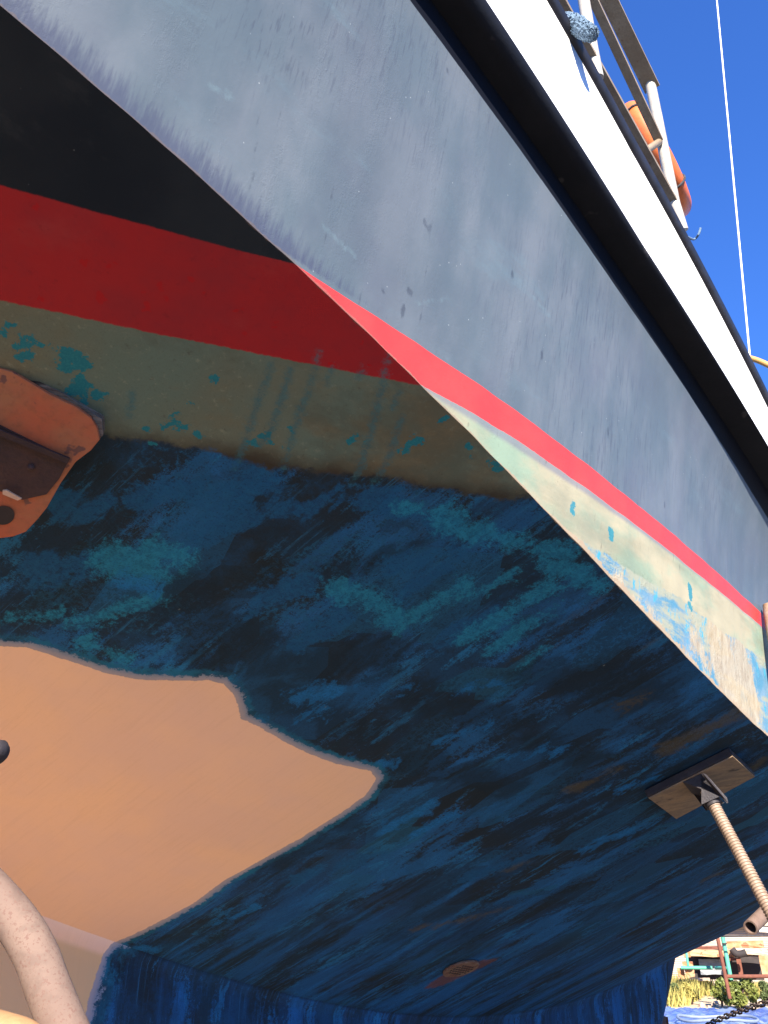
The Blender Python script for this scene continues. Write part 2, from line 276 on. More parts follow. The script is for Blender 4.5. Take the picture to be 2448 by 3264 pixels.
    g.rough(rr); g.set(g.b.inputs['Specular IOR Level'], g.math('MULTIPLY', g.math('ADD', .07, g.math('MULTIPLY', S, .25)), g.math('SUBTRACT', 1.0, g.math('MULTIPLY', g.ramp(g.attr('shade_band'), .4, .6), .85))))
    hmap = g.math('ADD', g.math('MULTIPLY', fine, .5), g.math('MULTIPLY', g.math('ADD', f1, g.math('ADD', g.attr('chip'), f2)), .25))
    rough_amt = g.ramp(z3n, -.01, .03, 1, .25); hmap = g.math('MULTIPLY', g.math('MULTIPLY', hmap, rough_amt), g.math('SUBTRACT', 1.0, g.math('MULTIPLY', pin, .85)))
    n = g.t.nodes.new('ShaderNodeBump'); g.t.links.new(hmap, n.inputs['Height']); n.inputs['Strength'].default_value = .55; n.inputs['Distance'].default_value = .003
    n2b = g.t.nodes.new('ShaderNodeBump'); g.t.links.new(g.noise(1.5, 3, .5), n2b.inputs['Height']); n2b.inputs['Strength'].default_value = .35; n2b.inputs['Distance'].default_value = .02
    g.t.links.new(n.outputs[0], n2b.inputs['Normal']); g.t.links.new(n2b.outputs[0], g.b.inputs['Normal'])
    return g.m
M_HULL = hull_paint()
M_SOFFIT = simple('black_gloss_paint', (.0055, .0065, .010), (.009, .0095, .013), 6, .6, bump=.25, spots=(.034, .031, .032), spot_sc=8, spot_th=.64, spec=.14)
M_WHITE = simple('white_bulwark_paint', (.82, .81, .80), (.78, .78, .77), 3, .35)
M_RUBBER = simple('black_rubber', (.012, .012, .016), (.02, .02, .028), 20, .45)
M_STEEL = simple('stained_stainless', (.24, .19, .13), (.19, .14, .09), 14, .45, .1, .2, (1, 1, 1), (.16, .09, .05), 40, .66)
M_STEELW = simple('white_stanchion_paint', (.36, .33, .28), (.3, .27, .23), 14, .4)
M_ORANGE = simple('lifebuoy_orange', (.58, .13, .03), (.52, .11, .03), 6, .45)
M_ROPE = simple('dark_rope', (.05, .045, .05), (.02, .02, .02), 60, .9)
M_FLEECE = simple('blue_fleece', (.12, .18, .25), (.09, .14, .20), 30, .95, bump=1)
M_WIRE = simple('white_wire', (.75, .72, .70), (.6, .58, .55), 30, .4)
M_YELLOW = simple('yellow_paint', (.45, .24, .06), (.38, .2, .05), 12, .45)
M_ORPAINT = simple('worn_orange_paint', (.38, .085, .035), (.30, .11, .05), 7, .7, 0, .6, (1, 1, 1), (.13, .05, .038), 22, .595)
M_BROWN = simple('rusty_brown_steel', (.05, .022, .018), (.032, .016, .016), 14, .8, 0, .6)
M_WOOD = None
def wood(name, a, b, st=(2, 14, 14)):
    g = NG(name, .75); co = g.scale(st); n = g.noise(3, 6, .6, co, .6); n2 = g.noise(90, 3, .6)
    c = g.mix(g.ramp(n, .35, .65), a, b); c = g.mix(g.ramp(g.noise(5, 4, .6, g.scale((1, 3, 3), (0, 0, 0), (3, 3, 3))), .62, .68), c, tuple(v * .35 for v in b)); c = g.mix(g.math('MULTIPLY', g.ramp(n2, .5, .7), .3), c, tuple(v * .5 for v in b)); g.col(c); g.bump(n, .5, .004); return g.m
M_PLY = wood('weathered_plywood', (.24, .16, .09), (.15, .105, .07))
M_PLYEDGE = wood('plywood_edge', (.17, .14, .12), (.07, .05, .045), (1, 1, 90))
M_RUSTPIPE = simple('rusty_pink_pipe', (.135, .088, .066), (.115, .072, .055), 5, .85, 0, .4, (1, 1, 1), (.108, .060, .045), 210, .56)
M_RODM = simple('cream_screw_steel', (.24, .17, .12), (.20, .135, .09), 18, .5, .0)
M_DARKST = simple('dark_steel', (.035, .028, .028), (.022, .018, .02), 14, .6, .2, .4)
M_RUST = simple('rust', (.15, .05, .028), (.11, .035, .02), 9, .85, 0, .6)
M_ORRUST = simple('orange_rust', (.32, .11, .035), (.36, .24, .13), 2.5, .85, 0, .6, (1, 1, 1), (.25, .09, .04), 5, .6)
M_GREEN = simple('sea_green_paint', (.05, .24, .15), (.07, .28, .19), 5, .55)
M_CREAM = simple('cream_paint', (.42, .32, .24), (.36, .25, .17), 1.5, .7, 0, .2, (1, 1, 1), (.45, .25, .12), 4, .62)
M_GREY = simple('grey_panel', (.20, .21, .22), (.16, .17, .18), 2, .6)
M_BLACK = simple('dark_void_steel', (.02, .015, .014), (.03, .02, .02), 4, .8)
M_TARP = simple('blue_tarp', (.03, .06, .22), (.13, .18, .34), 2.5, .4, 0, .5, (1, 1, 1), (.19, .24, .33), 1.3, .56)
M_HOSE = simple('pale_hose', (.17, .20, .26), (.14, .17, .22), 8, .5)
M_CHAIN = simple('chain_steel', (.10, .07, .06), (.05, .04, .035), 40, .6, .5)

# ------------------------------------------------------------------ mesh helpers
def tag(o, label=None, cat=None, group=None, kind=None):
    if label: o['label'] = label
    if cat: o['category'] = cat
    if group: o['group'] = group
    if kind: o['kind'] = kind
    return o
def empty(name, p=(0, 0, 0), rz=0):
    o = bpy.data.objects.new(name, None); C.objects.link(o); o.location = p; o.rotation_euler = (0, 0, rz); bpy.context.view_layer.update(); return o
def obj(name, bm, mat, parent=None, smooth=True, world=True, bevel=0):
    me = bpy.data.meshes.new(name)
    if parent is not None and world:
        bm.transform(parent_world(parent).inverted())
    bmesh.ops.recalc_face_normals(bm, faces=bm.faces) if len(bm.faces) < 60000 else None
    bm.to_mesh(me); bm.free()
    for p in me.polygons: p.use_smooth = smooth
    me.materials.append(mat); o = bpy.data.objects.new(name, me); C.objects.link(o)
    if parent is not None: o.parent = parent
    if bevel:
        b = o.modifiers.new('bevel', 'BEVEL'); b.width = bevel; b.segments = 2; b.limit_method = 'ANGLE'; b.angle_limit = R(40)
    if smooth:
        try: me.set_sharp_from_angle(angle=R(38))
        except Exception: pass
    return o
def parent_world(o):
    m = Matrix.Translation(o.location) @ o.rotation_euler.to_matrix().to_4x4()
    return (parent_world(o.parent) @ m) if o.parent else m
def tube(bm, pts, r, seg=12, cap=True, closed=False):
    pts = [Vector(p) for p in pts]; n = len(pts); rs = r if isinstance(r, (list, tuple)) else [r] * n; rings = []; prev = None
    for i, p in enumerate(pts):
        if closed: d = (pts[(i + 1) % n] - pts[i - 1]).normalized()
        else: d = (pts[min(i + 1, n - 1)] - pts[max(i - 1, 0)]).normalized()
        a = prev - d * prev.dot(d) if prev is not None else (d.cross(Vector((0, 0, 1))) if abs(d.z) < .9 else d.cross(Vector((1, 0, 0))))
        a.normalize(); prev = a; b = d.cross(a)
        rings.append([bm.verts.new(p + (a * math.cos(2 * math.pi * k / seg) + b * math.sin(2 * math.pi * k / seg)) * rs[i]) for k in range(seg)])
    for i in range(n if closed else n - 1):
        A, B = rings[i], rings[(i + 1) % n]
        for k in range(seg): bm.faces.new((A[k], A[(k + 1) % seg], B[(k + 1) % seg], B[k]))
    if cap and not closed: bm.faces.new(rings[0][::-1]); bm.faces.new(rings[-1])
    return rings
def smooth_path(pts, n=8):
    pts = [Vector(p) for p in pts]; out = []
    for i in range(len(pts) - 1):
        p0 = pts[max(i - 1, 0)]; p1 = pts[i]; p2 = pts[i + 1]; p3 = pts[min(i + 2, len(pts) - 1)]
        for k in range(n):
            t = k / n; out.append(.5 * ((2 * p1) + (p2 - p0) * t + (2 * p0 - 5 * p1 + 4 * p2 - p3) * t * t + (3 * p1 - p0 - 3 * p2 + p3) * t ** 3))
    out.append(pts[-1]); return out
def slab(bm, poly, depth):   # polygon (list of Vector) extruded by a vector
    a = [bm.verts.new(Vector(p)) for p in poly]; b = [bm.verts.new(Vector(p) + Vector(depth)) for p in poly]; n = len(a)
    bm.faces.new(a); bm.faces.new(b[::-1])
    for i in range(n): bm.faces.new((a[i], b[i], b[(i + 1) % n], a[(i + 1) % n]))
def bar(bm, p, q, w, h, up=(0, 0, 1)):   # rectangular bar from p to q
    p, q = Vector(p), Vector(q); d = (q - p).normalized(); s = d.cross(Vector(up)).normalized() * w / 2; u = s.normalized().cross(d) * h / 2
    slab(bm, [p + s + u, p - s + u, p - s - u, p + s - u], q - p)
def box(bm, c, s, rz=0):
    m = Matrix.Translation(c) @ Matrix.Rotation(rz, 4, 'Z') @ Matrix.Diagonal((*s, 1)); bmesh.ops.create_cube(bm, size=1, matrix=m)
def grid_obj(name, V, mat, parent, attrs=None, close=False, flip=False):   # V (n,m,3) in parent's local space
    n, m, _ = V.shape; idx = np.arange(n * m).reshape(n, m)
    q = np.stack([idx[:-1, :-1], idx[1:, :-1], idx[1:, 1:], idx[:-1, 1:]], -1).reshape(-1, 4)
    if flip: q = q[:, ::-1]
    me = bpy.data.meshes.new(name); me.vertices.add(n * m); me.vertices.foreach_set('co', V.reshape(-1).astype(np.float32))
    me.loops.add(len(q) * 4); me.loops.foreach_set('vertex_index', np.ascontiguousarray(q).reshape(-1).astype(np.int32))
    me.polygons.add(len(q)); me.polygons.foreach_set('loop_start', (np.arange(len(q)) * 4).astype(np.int32)); me.polygons.foreach_set('loop_total', np.full(len(q), 4, np.int32))
    me.update(calc_edges=True); me.validate(); me.polygons.foreach_set('use_smooth', np.ones(len(q), bool))
    for k, v in (attrs or {}).items():
        a = me.attributes.new(k, 'FLOAT', 'POINT'); a.data.foreach_set('value', v.reshape(-1).astype(np.float32))
    me.materials.append(mat); o = bpy.data.objects.new(name, me); C.objects.link(o); o.parent = parent; return o

# ------------------------------------------------------------------ marks on the hull, as signed masks (0.5 on the outline, span 0.1 m)
def seg_mask(V, lines, soft=.10):
    Q = V.reshape(-1, 3); best = np.full(len(Q), 9.0)
    for pts, wd in lines:
        pts = np.asarray(pts)
        if np.isnan(pts).any(): continue
        wds = wd if isinstance(wd, (list, tuple)) else [wd] * len(pts)
        lo = pts.min(0) - .12 - max(wds); hi = pts.max(0) + .12 + max(wds); sel = np.where(((Q > lo) & (Q < hi)).all(1))[0]
        if len(sel) == 0: continue
        q = Q[sel]; b = best[sel]
        for i in range(max(len(pts) - 1, 1)):
            a = pts[i]; c = pts[min(i + 1, len(pts) - 1)]; ab = c - a; L2 = max((ab ** 2).sum(), 1e-12); u = np.clip(((q - a) @ ab) / L2, 0, 1)
            dd = np.linalg.norm(q - a - u[:, None] * ab, axis=1) - (wds[i] + u * (wds[min(i + 1, len(wds) - 1)] - wds[i])); b = np.minimum(b, dd)
        best[sel] = b
    return np.clip(.5 - best / soft, 0, 1)
def poly_mask(X, Y, poly, soft=.10):
    P = np.asarray(poly); x = X.reshape(-1); y = Y.reshape(-1); ins = np.zeros(len(x), bool); dist = np.full(len(x), 9.0)
    for i in range(len(P)):
        a = P[i]; b = P[(i + 1) % len(P)]
        c = ((a[1] > y) != (b[1] > y)) & (x < (b[0] - a[0]) * (y - a[1]) / (b[1] - a[1] + 1e-12) + a[0]); ins ^= c
        ab = b - a; u = np.clip(((x - a[0]) * ab[0] + (y - a[1]) * ab[1]) / max((ab ** 2).sum(), 1e-12), 0, 1)
        dist = np.minimum(dist, np.hypot(x - a[0] - u * ab[0], y - a[1] - u * ab[1]))
    return np.clip(.5 + np.where(ins, dist, -dist) / soft, 0, 1)
S2 = 2448 / 1659
def dsp(pts): return [(x * S2, y * S2) for x, y in pts]
def bl(pts, wd): return (hit_bottom(dsp(pts)), wd)     # stroke surveyed in photo, stored on the bottom planking
def sdl(pts, wd): return (hit_side(dsp(pts)), wd)

# ------------------------------------------------------------------ the boat
boat = empty('boat', BOAT_ORIGIN, BOAT_ROT)
tag(boat, 'large hauled-out boat with black topsides, red stripe and worn blue bottom, propped on stands', 'boat')
KT = .02   # half keel thickness (units)
ts = np.concatenate([np.linspace(-1.32, .08, 40)[:-1], np.arange(.08, .72, .0016), np.arange(.72, 1.15, .0035), np.arange(1.15, 2.9, .012), np.linspace(2.9, 3.6, 18)])
vs_ = np.concatenate([np.linspace(0, .55, 90)[:-1], np.linspace(.55, 1, 150)])
T, Vv = np.meshgrid(ts, vs_, indexing='ij'); Y = Vv * yc(T); Zb = zbot(T, Y)
VB = loc(T, Y, Zb)
primer_px = dsp([(-260, 1330), (0, 1395), (60, 1400), (150, 1427), (230, 1455), (300, 1468), (380, 1470), (450, 1470), (482, 1476), (505, 1500), (515, 1530), (522, 1552), (560, 1570), (610, 1600), (660, 1625), (720, 1648), (800, 1665), (812, 1682), (790, 1718), (730, 1760), (650, 1810), (560, 1860), (480, 1905), (420, 1950), (350, 1988), (290, 2018), (252, 2034)])
pb = hit_bottom(primer_px); pb = [p for p in pb if not np.isnan(p).any()]
pe0 = pb[-1]
primer_xy = [(p[0], p[1]) for p in pb] + [(pe0[0] - .004, -.25), (3.0, -.25), (3.0, pb[0][1])]
A = {}
A['primer'] = poly_mask(VB[..., 0], VB[..., 1], primer_xy)
A['drip'] = seg_mask(VB, [
    bl([(588, 785), (560, 860), (530, 950), (510, 1010)], [.004, .006, .006, .004]), bl([(628, 795), (610, 860), (590, 915), (575, 945), (560, 960)], [.004, .007, .006, .008, .006]),
    bl([(668, 845), (650, 880), (630, 950), (612, 1015)], [.004, .006, .005, .003]), bl([(838, 770), (825, 840), (800, 940), (775, 1020), (765, 1045)], [.003, .006, .006, .006, .004]),
    bl([(690, 760), (665, 850), (640, 930)], [.002, .003, .002]), bl([(720, 790), (705, 830)], .002), bl([(870, 900), (845, 975), (830, 1010), (810, 1040)], [.003, .007, .006, .004]), bl([(288, 845), (278, 900)], .004), bl([(784, 800), (778, 812)], .005), bl([(860, 850), (850, 880)], .003)])
chips = [((60, 735), .012), ((48, 745), .012), ((72, 740), .010), ((58, 765), .014), ((105, 742), .007), ((20, 700), .005), ((6, 720), .006), ((160, 770), .018), ((175, 785), .016), ((155, 800), .020), ((175, 820), .016), ((160, 845), .015), ((180, 870), .01),
         ((207, 852), .012), ((212, 855), .012), ((380, 890), .008), ((372, 905), .009), ((365, 918), .012), ((378, 922), .008), ((405, 922), .005), ((428, 938), .006), ((438, 940), .006), ((320, 925), .006), ((330, 958), .004), ((459, 815), .006), ((415, 873), .005),
         ((548, 955), .013), ((565, 948), .012), ((540, 962), .01), ((628, 930), .006), ((612, 968), .007), ((600, 972), .006), ((765, 940), .009), ((757, 950), .011), ((772, 948), .009), ((880, 960), .012), ((895, 955), .010), ((870, 972), .009), ((905, 958), .007), ((960, 905), .005), ((1010, 962), .005), ((1020, 990), .008), ((1062, 995), .008), ((1070, 1003), .009), ((1075, 1010), .006), ((1140, 1058), .008), ((1150, 1062), .006)]
cl = []
for (p, r_) in chips:
    h = hit_bottom(dsp([p]))
    if np.isnan(h).any(): continue
    h = h[0]; 
    for k in range(3):
        a = h + rng.normal(0, r_ * .45, 3) * (1, 1, .1); b = a + rng.normal(0, r_ * .6, 3) * (1, 1, .1); cl.append((np.array([a, b]), r_ * rng.uniform(.35, .7)))
A['chip'] = seg_mask(VB, cl, .05)
A['teal_patch'] = seg_mask(VB, [bl([(1000, 1385), (1190, 1270)], .022), bl([(1060, 1405), (1200, 1310)], .020), bl([(900, 1330), (1000, 1260)], .03), bl([(960, 1130), (1080, 1160), (1220, 1200)], .03), bl([(880, 1100), (1000, 1110)], .02), bl([(1180, 1215), (1290, 1260)], .03), bl([(730, 1270), (800, 1290), (860, 1340)], .035), bl([(250, 1215), (310, 1225)], .06), bl([(150, 1350), (330, 1290)], .02), bl([(20, 1335), (120, 1330)], .015), bl([(180, 1385), (260, 1420)], .02), bl([(1020, 1290), (1110, 1240)], .02), bl([(330, 1190), (380, 1200)], .04), bl([(1120, 1440), (1180, 1400)], .01)], .22)
A['bright_patch'] = seg_mask(VB, [bl([(650, 1510), (720, 1490)], .025), bl([(850, 1490), (880, 1480)], .015), bl([(640, 1560), (700, 1530)], .012), bl([(840, 1790), (930, 1740)], .03), bl([(330, 1990), (440, 1960)], .015), bl([(280, 1250), (300, 1260)], .04), bl([(560, 1560), (620, 1590)], .01), bl([(1000, 1490), (1080, 1475)], .012), bl([(900, 1800), (980, 1760)], .02), bl([(200, 2030), (330, 2050)], .012), bl([(760, 1640), (830, 1650)], .008), bl([(950, 1600), (1080, 1560)], .008), bl([(1250, 1840), (1420, 1770)], .02), bl([(1350, 1700), (1410, 1680)], .02), bl([(1100, 1640), (1200, 1620)], .012), bl([(480, 1990), (560, 1960)], .012)], .22)
A['mid_patch'] = seg_mask(VB, [bl([(290, 1080), (420, 1050)], .03), bl([(440, 1090), (560, 1040)], .035), bl([(400, 1170), (520, 1110)], .03), bl([(600, 1090), (760, 1080)], .03), bl([(800, 1080), (960, 1140)], .04), bl([(850, 1230), (960, 1180)], .03), bl([(80, 1230), (200, 1210)], .04), bl([(950, 1400), (1060, 1330)], .025), bl([(180, 1110), (290, 1070)], .02), bl([(560, 1300), (650, 1270)], .04), bl([(640, 1400), (740, 1330)], .02), bl([(860, 1300), (960, 1230)], .02), bl([(20, 1060), (120, 1090)], .04), bl([(700, 1700), (830, 1650)], .02), bl([(640, 1900), (800, 1850)], .03), bl([(1000, 1900), (1200, 1830)], .03)], .22)
A['dark_patch'] = seg_mask(VB, [bl([(240, 1120), (290, 1100)], .03), bl([(420, 1300), (520, 1400)], .09), bl([(600, 1440), (820, 1420)], .07), bl([(400, 1340), (460, 1440)], .05), bl([(900, 1500), (1100, 1560)], .07), bl([(1060, 1290), (1150, 1240)], .016), bl([(1120, 1350), (1180, 1290)], .012), bl([(600, 1500), (780, 1580)], .06), bl([(960, 1250), (880, 1330)], .02), bl([(1150, 1450), (1400, 1500)], .08), bl([(740, 1240), (900, 1170)], .03), bl([(900, 1650), (1100, 1700)], .06), bl([(620, 1860), (760, 1780)], .05), bl([(1150, 1600), (1250, 1640)], .06)], .24)
A['brown_patch'] = seg_mask(VB, [bl([(1340, 1520), (1390, 1500)], .012), bl([(1440, 1620), (1600, 1540)], .03), bl([(1560, 1690), (1640, 1650)], .04), bl([(900, 2010), (1100, 1960)], .006), bl([(1250, 1700), (1330, 1660)], .012), bl([(1520, 1900), (1600, 1870)], .015), bl([(1100, 1880), (1150, 1860)], .008)], .22)
A['rust_patch'] = seg_mask(VB, [bl([(945, 2125), (1000, 2095), (1060, 2075)], [.05, .075, .03])])
A['seam'] = np.clip(1 - np.abs(VB[..., 1]) / .012, 0, 1)
A['edge'] = np.clip(1 - np.linalg.norm(VB - VB[:, -1:, :], axis=-1) / .005, 0, 1) * .8
A['topside'] = np.zeros_like(T)
grid_obj('hull_bottom', VB, M_HULL, boat, A, flip=False)
# starboard bottom, mirrored in the centre plane (no marks)
tc_ = np.linspace(-1.32, 3.6, 90); TT, VV = np.meshgrid(tc_, np.linspace(0, 1, 14), indexing='ij'); YY = VV * yc(TT)
stb = loc(TT, -2 * KT - YY, zbot(TT, YY)); grid_obj('hull_bottom', stb, M_HULL, boat, {'topside': np.zeros_like(TT)}, flip=True)
mid = np.stack([loc(tc_, 0 * tc_, zr(tc_)), loc(tc_, 0 * tc_ - 2 * KT, zr(tc_))], 1); grid_obj('keel_seat', mid, M_HULL, boat, None, flip=True)

# topsides
ts2 = np.concatenate([np.linspace(-1.32, .1, 40)[:-1], np.arange(.1, 1.35, .004), np.linspace(1.35, 3.6, 60)])
us = np.linspace(0, 1, 150); us = us ** 1.0
T2, U2 = np.meshgrid(ts2, us, indexing='ij'); Zs = zc(T2) + U2 * (zL(T2) - zc(T2)); VS = loc(T2, zside_y(T2, Zs), Zs)
B = {'topside': np.ones_like(T2)}
hc = np.linalg.norm(VS - VS[:, :1, :], axis=-1)
B['edge'] = np.clip(1.05 - hc / (.010 + .022 * np.clip((Z3 - VS[..., 2]) / .05, 0, 1)), 0, 1)
B['fringe'] = np.maximum(np.clip(1 - hc / .11, 0, 1) * np.clip((VS[..., 2] - Z1) / .01, 0, 1), np.clip(1 - np.linalg.norm(VS - VS[:, -1:, :], axis=-1) / .10, 0, 1))  # dark edge bands; the upper one is painted shade under the knuckle
B['shade_band'] = np.clip(.5 + (Zs - zLp(T2)) * D / .05, 0, 1)  # black band below the knuckle, sized to include its painted cast shadow
B['dash'] = seg_mask(VS, [sdl([(919, 478), (919, 488)], .006), sdl([(967, 150), (968, 160)], .004), sdl([(872, 662), (868, 680)], .0055), sdl([(884, 628), (885, 632)], .008), sdl([(1106, 585), (1107, 600)], .0045), sdl([(1170, 760), (1171, 775)], .005), sdl([(1313, 925), (1314, 945)], .005), sdl([(1376, 1080), (1377, 1092)], .004), sdl([(826, 625), (830, 632)], .004), sdl([(1435, 1080), (1436, 1095)], .004),
    sdl([(1362, 665), (1348, 780), (1335, 860), (1334, 1100)], .0014), sdl([(1215, 965), (1210, 990)], .0025), sdl([(1232, 860), (1218, 960)], .0012), sdl([(985, 180), (940, 420), (900, 760)], .0010), sdl([(560, 230), (545, 400), (510, 430)], .0015), sdl([(640, 60), (590, 330)], .0010), sdl([(790, 560), (770, 700)], .0012), sdl([(1065, 120), (1040, 420)], .0008), sdl([(720, 400), (690, 600)], .0012)], .03)
B['scratch'] = seg_mask(VS, [sdl([(700, 490), (735, 525), (765, 550)], .003), sdl([(1150, 640), (1190, 685)], .002), sdl([(450, 180), (500, 210)], .004), sdl([(900, 655), (970, 645)], .002), sdl([(935, 30), (990, 100)], .006)], .04)
B['chip'] = seg_mask(VS, [sdl([(1238, 1090), (1237, 1105)], .008), sdl([(1320, 1150), (1322, 1160)], .012), sdl([(1490, 1268), (1492, 1290)], .012), sdl([(1488, 1305), (1492, 1312)], .010)], .05)
B['bare_patch'] = seg_mask(VS, [sdl([(1555, 1400), (1575, 1450), (1590, 1500)], .11), sdl([(1600, 1420), (1620, 1520)], .10), sdl([(1500, 1375), (1530, 1440)], .04), sdl([(1330, 1250), (1420, 1350), (1500, 1430)], [.004, .006, .010])], .16)
B['line_high'] = np.interp(T2, [.3, .37, .48, .66, .8, 1.04, 1.4], [0, 3, 4, -8, -14, -24, -27]) / 1000
B['line_low'] = np.interp(T2, [.37, .42, .49, .56, .66, .82, 1.05, 1.4], [0, 7, 13, 9, 5, -3, -2, -2]) / 1000
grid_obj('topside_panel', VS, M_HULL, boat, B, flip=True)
T3, U3 = np.meshgrid(tc_, np.linspace(0, 1, 12), indexing='ij'); Z3_ = zc(T3) + U3 * (zL(T3) - zc(T3))
grid_obj('topside_panel', loc(T3, -2 * KT - zside_y(T3, Z3_), Z3_), M_HULL, boat, {'topside': np.ones_like(T3)})
# transom and bow closing faces
for tt in (3.6, -1.32):
    prof = [loc(tt, y, zbot(tt, y)) for y in np.linspace(0, yc(tt), 8)] + [loc(tt, yL(tt), zL(tt)), loc(tt, yL(tt) + OFF, zW(tt))]
    bm = bmesh.new(); m2 = [p * np.array([1, -1, 1]) + np.array([0, -2 * KT * D, 0]) for p in prof[::-1]]
    vsx = [bm.verts.new(Vector(p)) for p in prof + m2]; bm.faces.new(vsx); obj('transom' if tt > 0 else 'bow_plate', bm, M_HULL, boat, False, world=False)
# knuckle (black), bulwark (white), rubber capping, both sides
tk = np.concatenate([np.linspace(-1.32, .2, 30)[:-1], np.arange(.2, 1.6, .01), np.linspace(1.6, 3.6, 50)])
def section_strip(name, fy, fz, mat, mirror=False, jag=None):
    V = np.stack([loc(tk, fy[i](tk), fz[i](tk)) for i in range(len(fy))], 1)
    if mirror: V = V * np.array([1, -1, 1]) + np.array([0, -2 * KT * D, 0])
    return grid_obj(name, V, mat, boat, None, flip=not mirror)
kf = []
for a in np.linspace(0, 1, 22):
    if a < .4: u = a / .4; kf.append((lambda t, u=u: yL(t) + (OFF * .52) * u, lambda t, u=u: zL(t) + (zU(t) - zL(t)) * .12 * u))
    else:
        u = (a - .4) / .6 * math.pi / 2; kf.append((lambda t, u=u: yL(t) + OFF * (.52 + .48 * math.sin(u)), lambda t, u=u: zL(t) + (zU(t) - zL(t)) * (.12 + .88 * (1 - math.cos(u)))))
for mir in (False, True):
    section_strip('rubbing_knuckle', [k[0] for k in kf], [k[1] for k in kf], M_SOFFIT, mir)
    section_strip('bulwark', [yU, yW, lambda t: yW(t) - .012, lambda t: yW(t) - .03], [zU, zW, zW, zU], M_WHITE, mir)
    cyf = []; czf = []
    for a in np.linspace(0, 2 * math.pi, 11): cyf.append(lambda t, a=a: yCp(t) - .0055 + .0075 * math.cos(a)); czf.append(lambda t, a=a: (zW(t) + zCp(t)) / 2 + .0006 + np.maximum((zCp(t) - zW(t)) / 2, .003) * 1.05 * math.sin(a))
    section_strip('rubber_capping', cyf, czf, M_RUBBER, mir)
    # white sealant beads showing raggedly under the rubber
dk = np.stack([loc(tk, yL(tk) - .006, zU(tk) + .012), loc(tk, -2 * KT - yL(tk) + .006, zU(tk) + .012)], 1); grid_obj('deck', dk, M_GREY, boat)
# seam along the knuckle
sp = [loc(t, yL(t) + .0055, zL(t) + .0016 + .0006 * math.sin(t * 90)) for t in np.arange(.35, 1.5, .004)]
# keel: thick slab with rounded after edge
KB = -1.05 / D   # keel bottom, units from eye
_k = hit_keel([(2172, 3033), (2119, 3264)]); tk0, tk1 = -.55, -_k[0][0] / D + .01
RAKE = (_k[1][0] - _k[0][0]) / D / ((_k[0][2] - _k[1][2]) / (_k[0][2] - (EYE - 1.05)))
V = []
for f_ in np.linspace(0, 1, 40):
    row = []
    zt = None
    # after edge rakes forward going down
    tend = tk1 - RAKE * f_
    prof = [(t, 0) for t in np.linspace(tk0, tend - .13, 90)] + [(tend - .13 * math.cos(a) * 1.0 if False else tend - .13 + .13 * math.sin(a), -KT + KT * math.cos(a)) for a in np.linspace(0.12, math.pi - .12, 20)] + [(t, -2 * KT) for t in np.linspace(tend - .13, tk0, 30)]
    for (t, y) in prof:
        z0 = float(zr(t)); z = z0 + (KB - z0) * f_ + (0.01 if f_ == 0 else 0)
        fil = .012 * max(0, 1 - f_ * 26) ** 2
        row.append(loc(t, y + (fil if y > -KT else -fil), z))
    V.append(row)
V = np.array(V)
kl = hit_keel(dsp([(252, 2034), (226, 2048), (206, 2125), (178, 2215), (150, 2300)]))
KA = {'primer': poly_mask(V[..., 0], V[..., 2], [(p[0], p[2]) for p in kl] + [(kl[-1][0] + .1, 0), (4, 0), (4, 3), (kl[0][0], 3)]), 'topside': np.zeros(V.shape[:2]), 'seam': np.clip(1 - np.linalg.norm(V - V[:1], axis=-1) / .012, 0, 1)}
KA['bright_patch'] = np.zeros(V.shape[:2])
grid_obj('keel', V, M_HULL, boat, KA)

# ---- railing, part of the boat
def cyl_pt(x, y, off=.03):
    t, z = hitcyl([(x, y)], lambda t: yW(t) - off); t, z = float(t[0]), float(z[0]); return BM @ Vector(loc(t, float(yW(t)) - off, z))
rail = empty('railing'); rail.parent = boat; rail.matrix_parent_inverse = Matrix.Identity(4); rail.location = (0, 0, 0)
def rail_part(name, bm, mat): return obj(name, bm, mat, rail)
IN = .03
base_e = cyl_pt(2176, 735, IN); top_e = on_plane(2071, 262, base_e, np.array([*(Vector(e_) * .985)]))
def vert_at(base, x, y):   # point over base, on the vertical rail plane, seen at x,y
    n = Vector(-n_); return on_plane(x, y, base, np.array(n))
print('end stanchion', base_e, vert_at(base_e, 2071, 262), 'dist', base_e.length)
def rp(x, y): return vert_at(base_e, x, y)
bm = bmesh.new(); tube(bm, [rp(2176, 735), rp(2150, 650), rp(2110, 452), rp(2073, 268)], .021); rail_part('stanchion', bm, M_STEELW)
bm = bmesh.new(); tube(bm, [rp(1905, 250), rp(1888, 160), rp(1845, -90)], .021); rail_part('stanchion', bm, M_STEELW)
s_in = Vector(n_)
def railbar(name, p, q, w, h):
    bm = bmesh.new(); bar(bm, p, q, w, h); return rail_part(name, bm, M_STEEL)
railbar('top_rail', rp(2080, 285), rp(1815, -260), .062, .012)
railbar('middle_rail', rp(2102, 452), rp(1770, -260), .032, .018)
railbar('lower_rail', rp(2145, 640), rp(1640, -260), .032, .018)
bm = bmesh.new(); tube(bm, [rp(2102, 452) + s_in * 0, rp(2068, 478) + s_in * .05], .014); rail_part('rail_bracket', bm, M_STEEL)
# mast stay
p0 = at(2395, 1190, 6.0); p1 = at(2270, -160, 6.6)
bm = bmesh.new(); tube(bm, [p0, p0.lerp(p1, .5), p1], .0072, 8); obj('rigging_wire', bm, M_WIRE, boat)
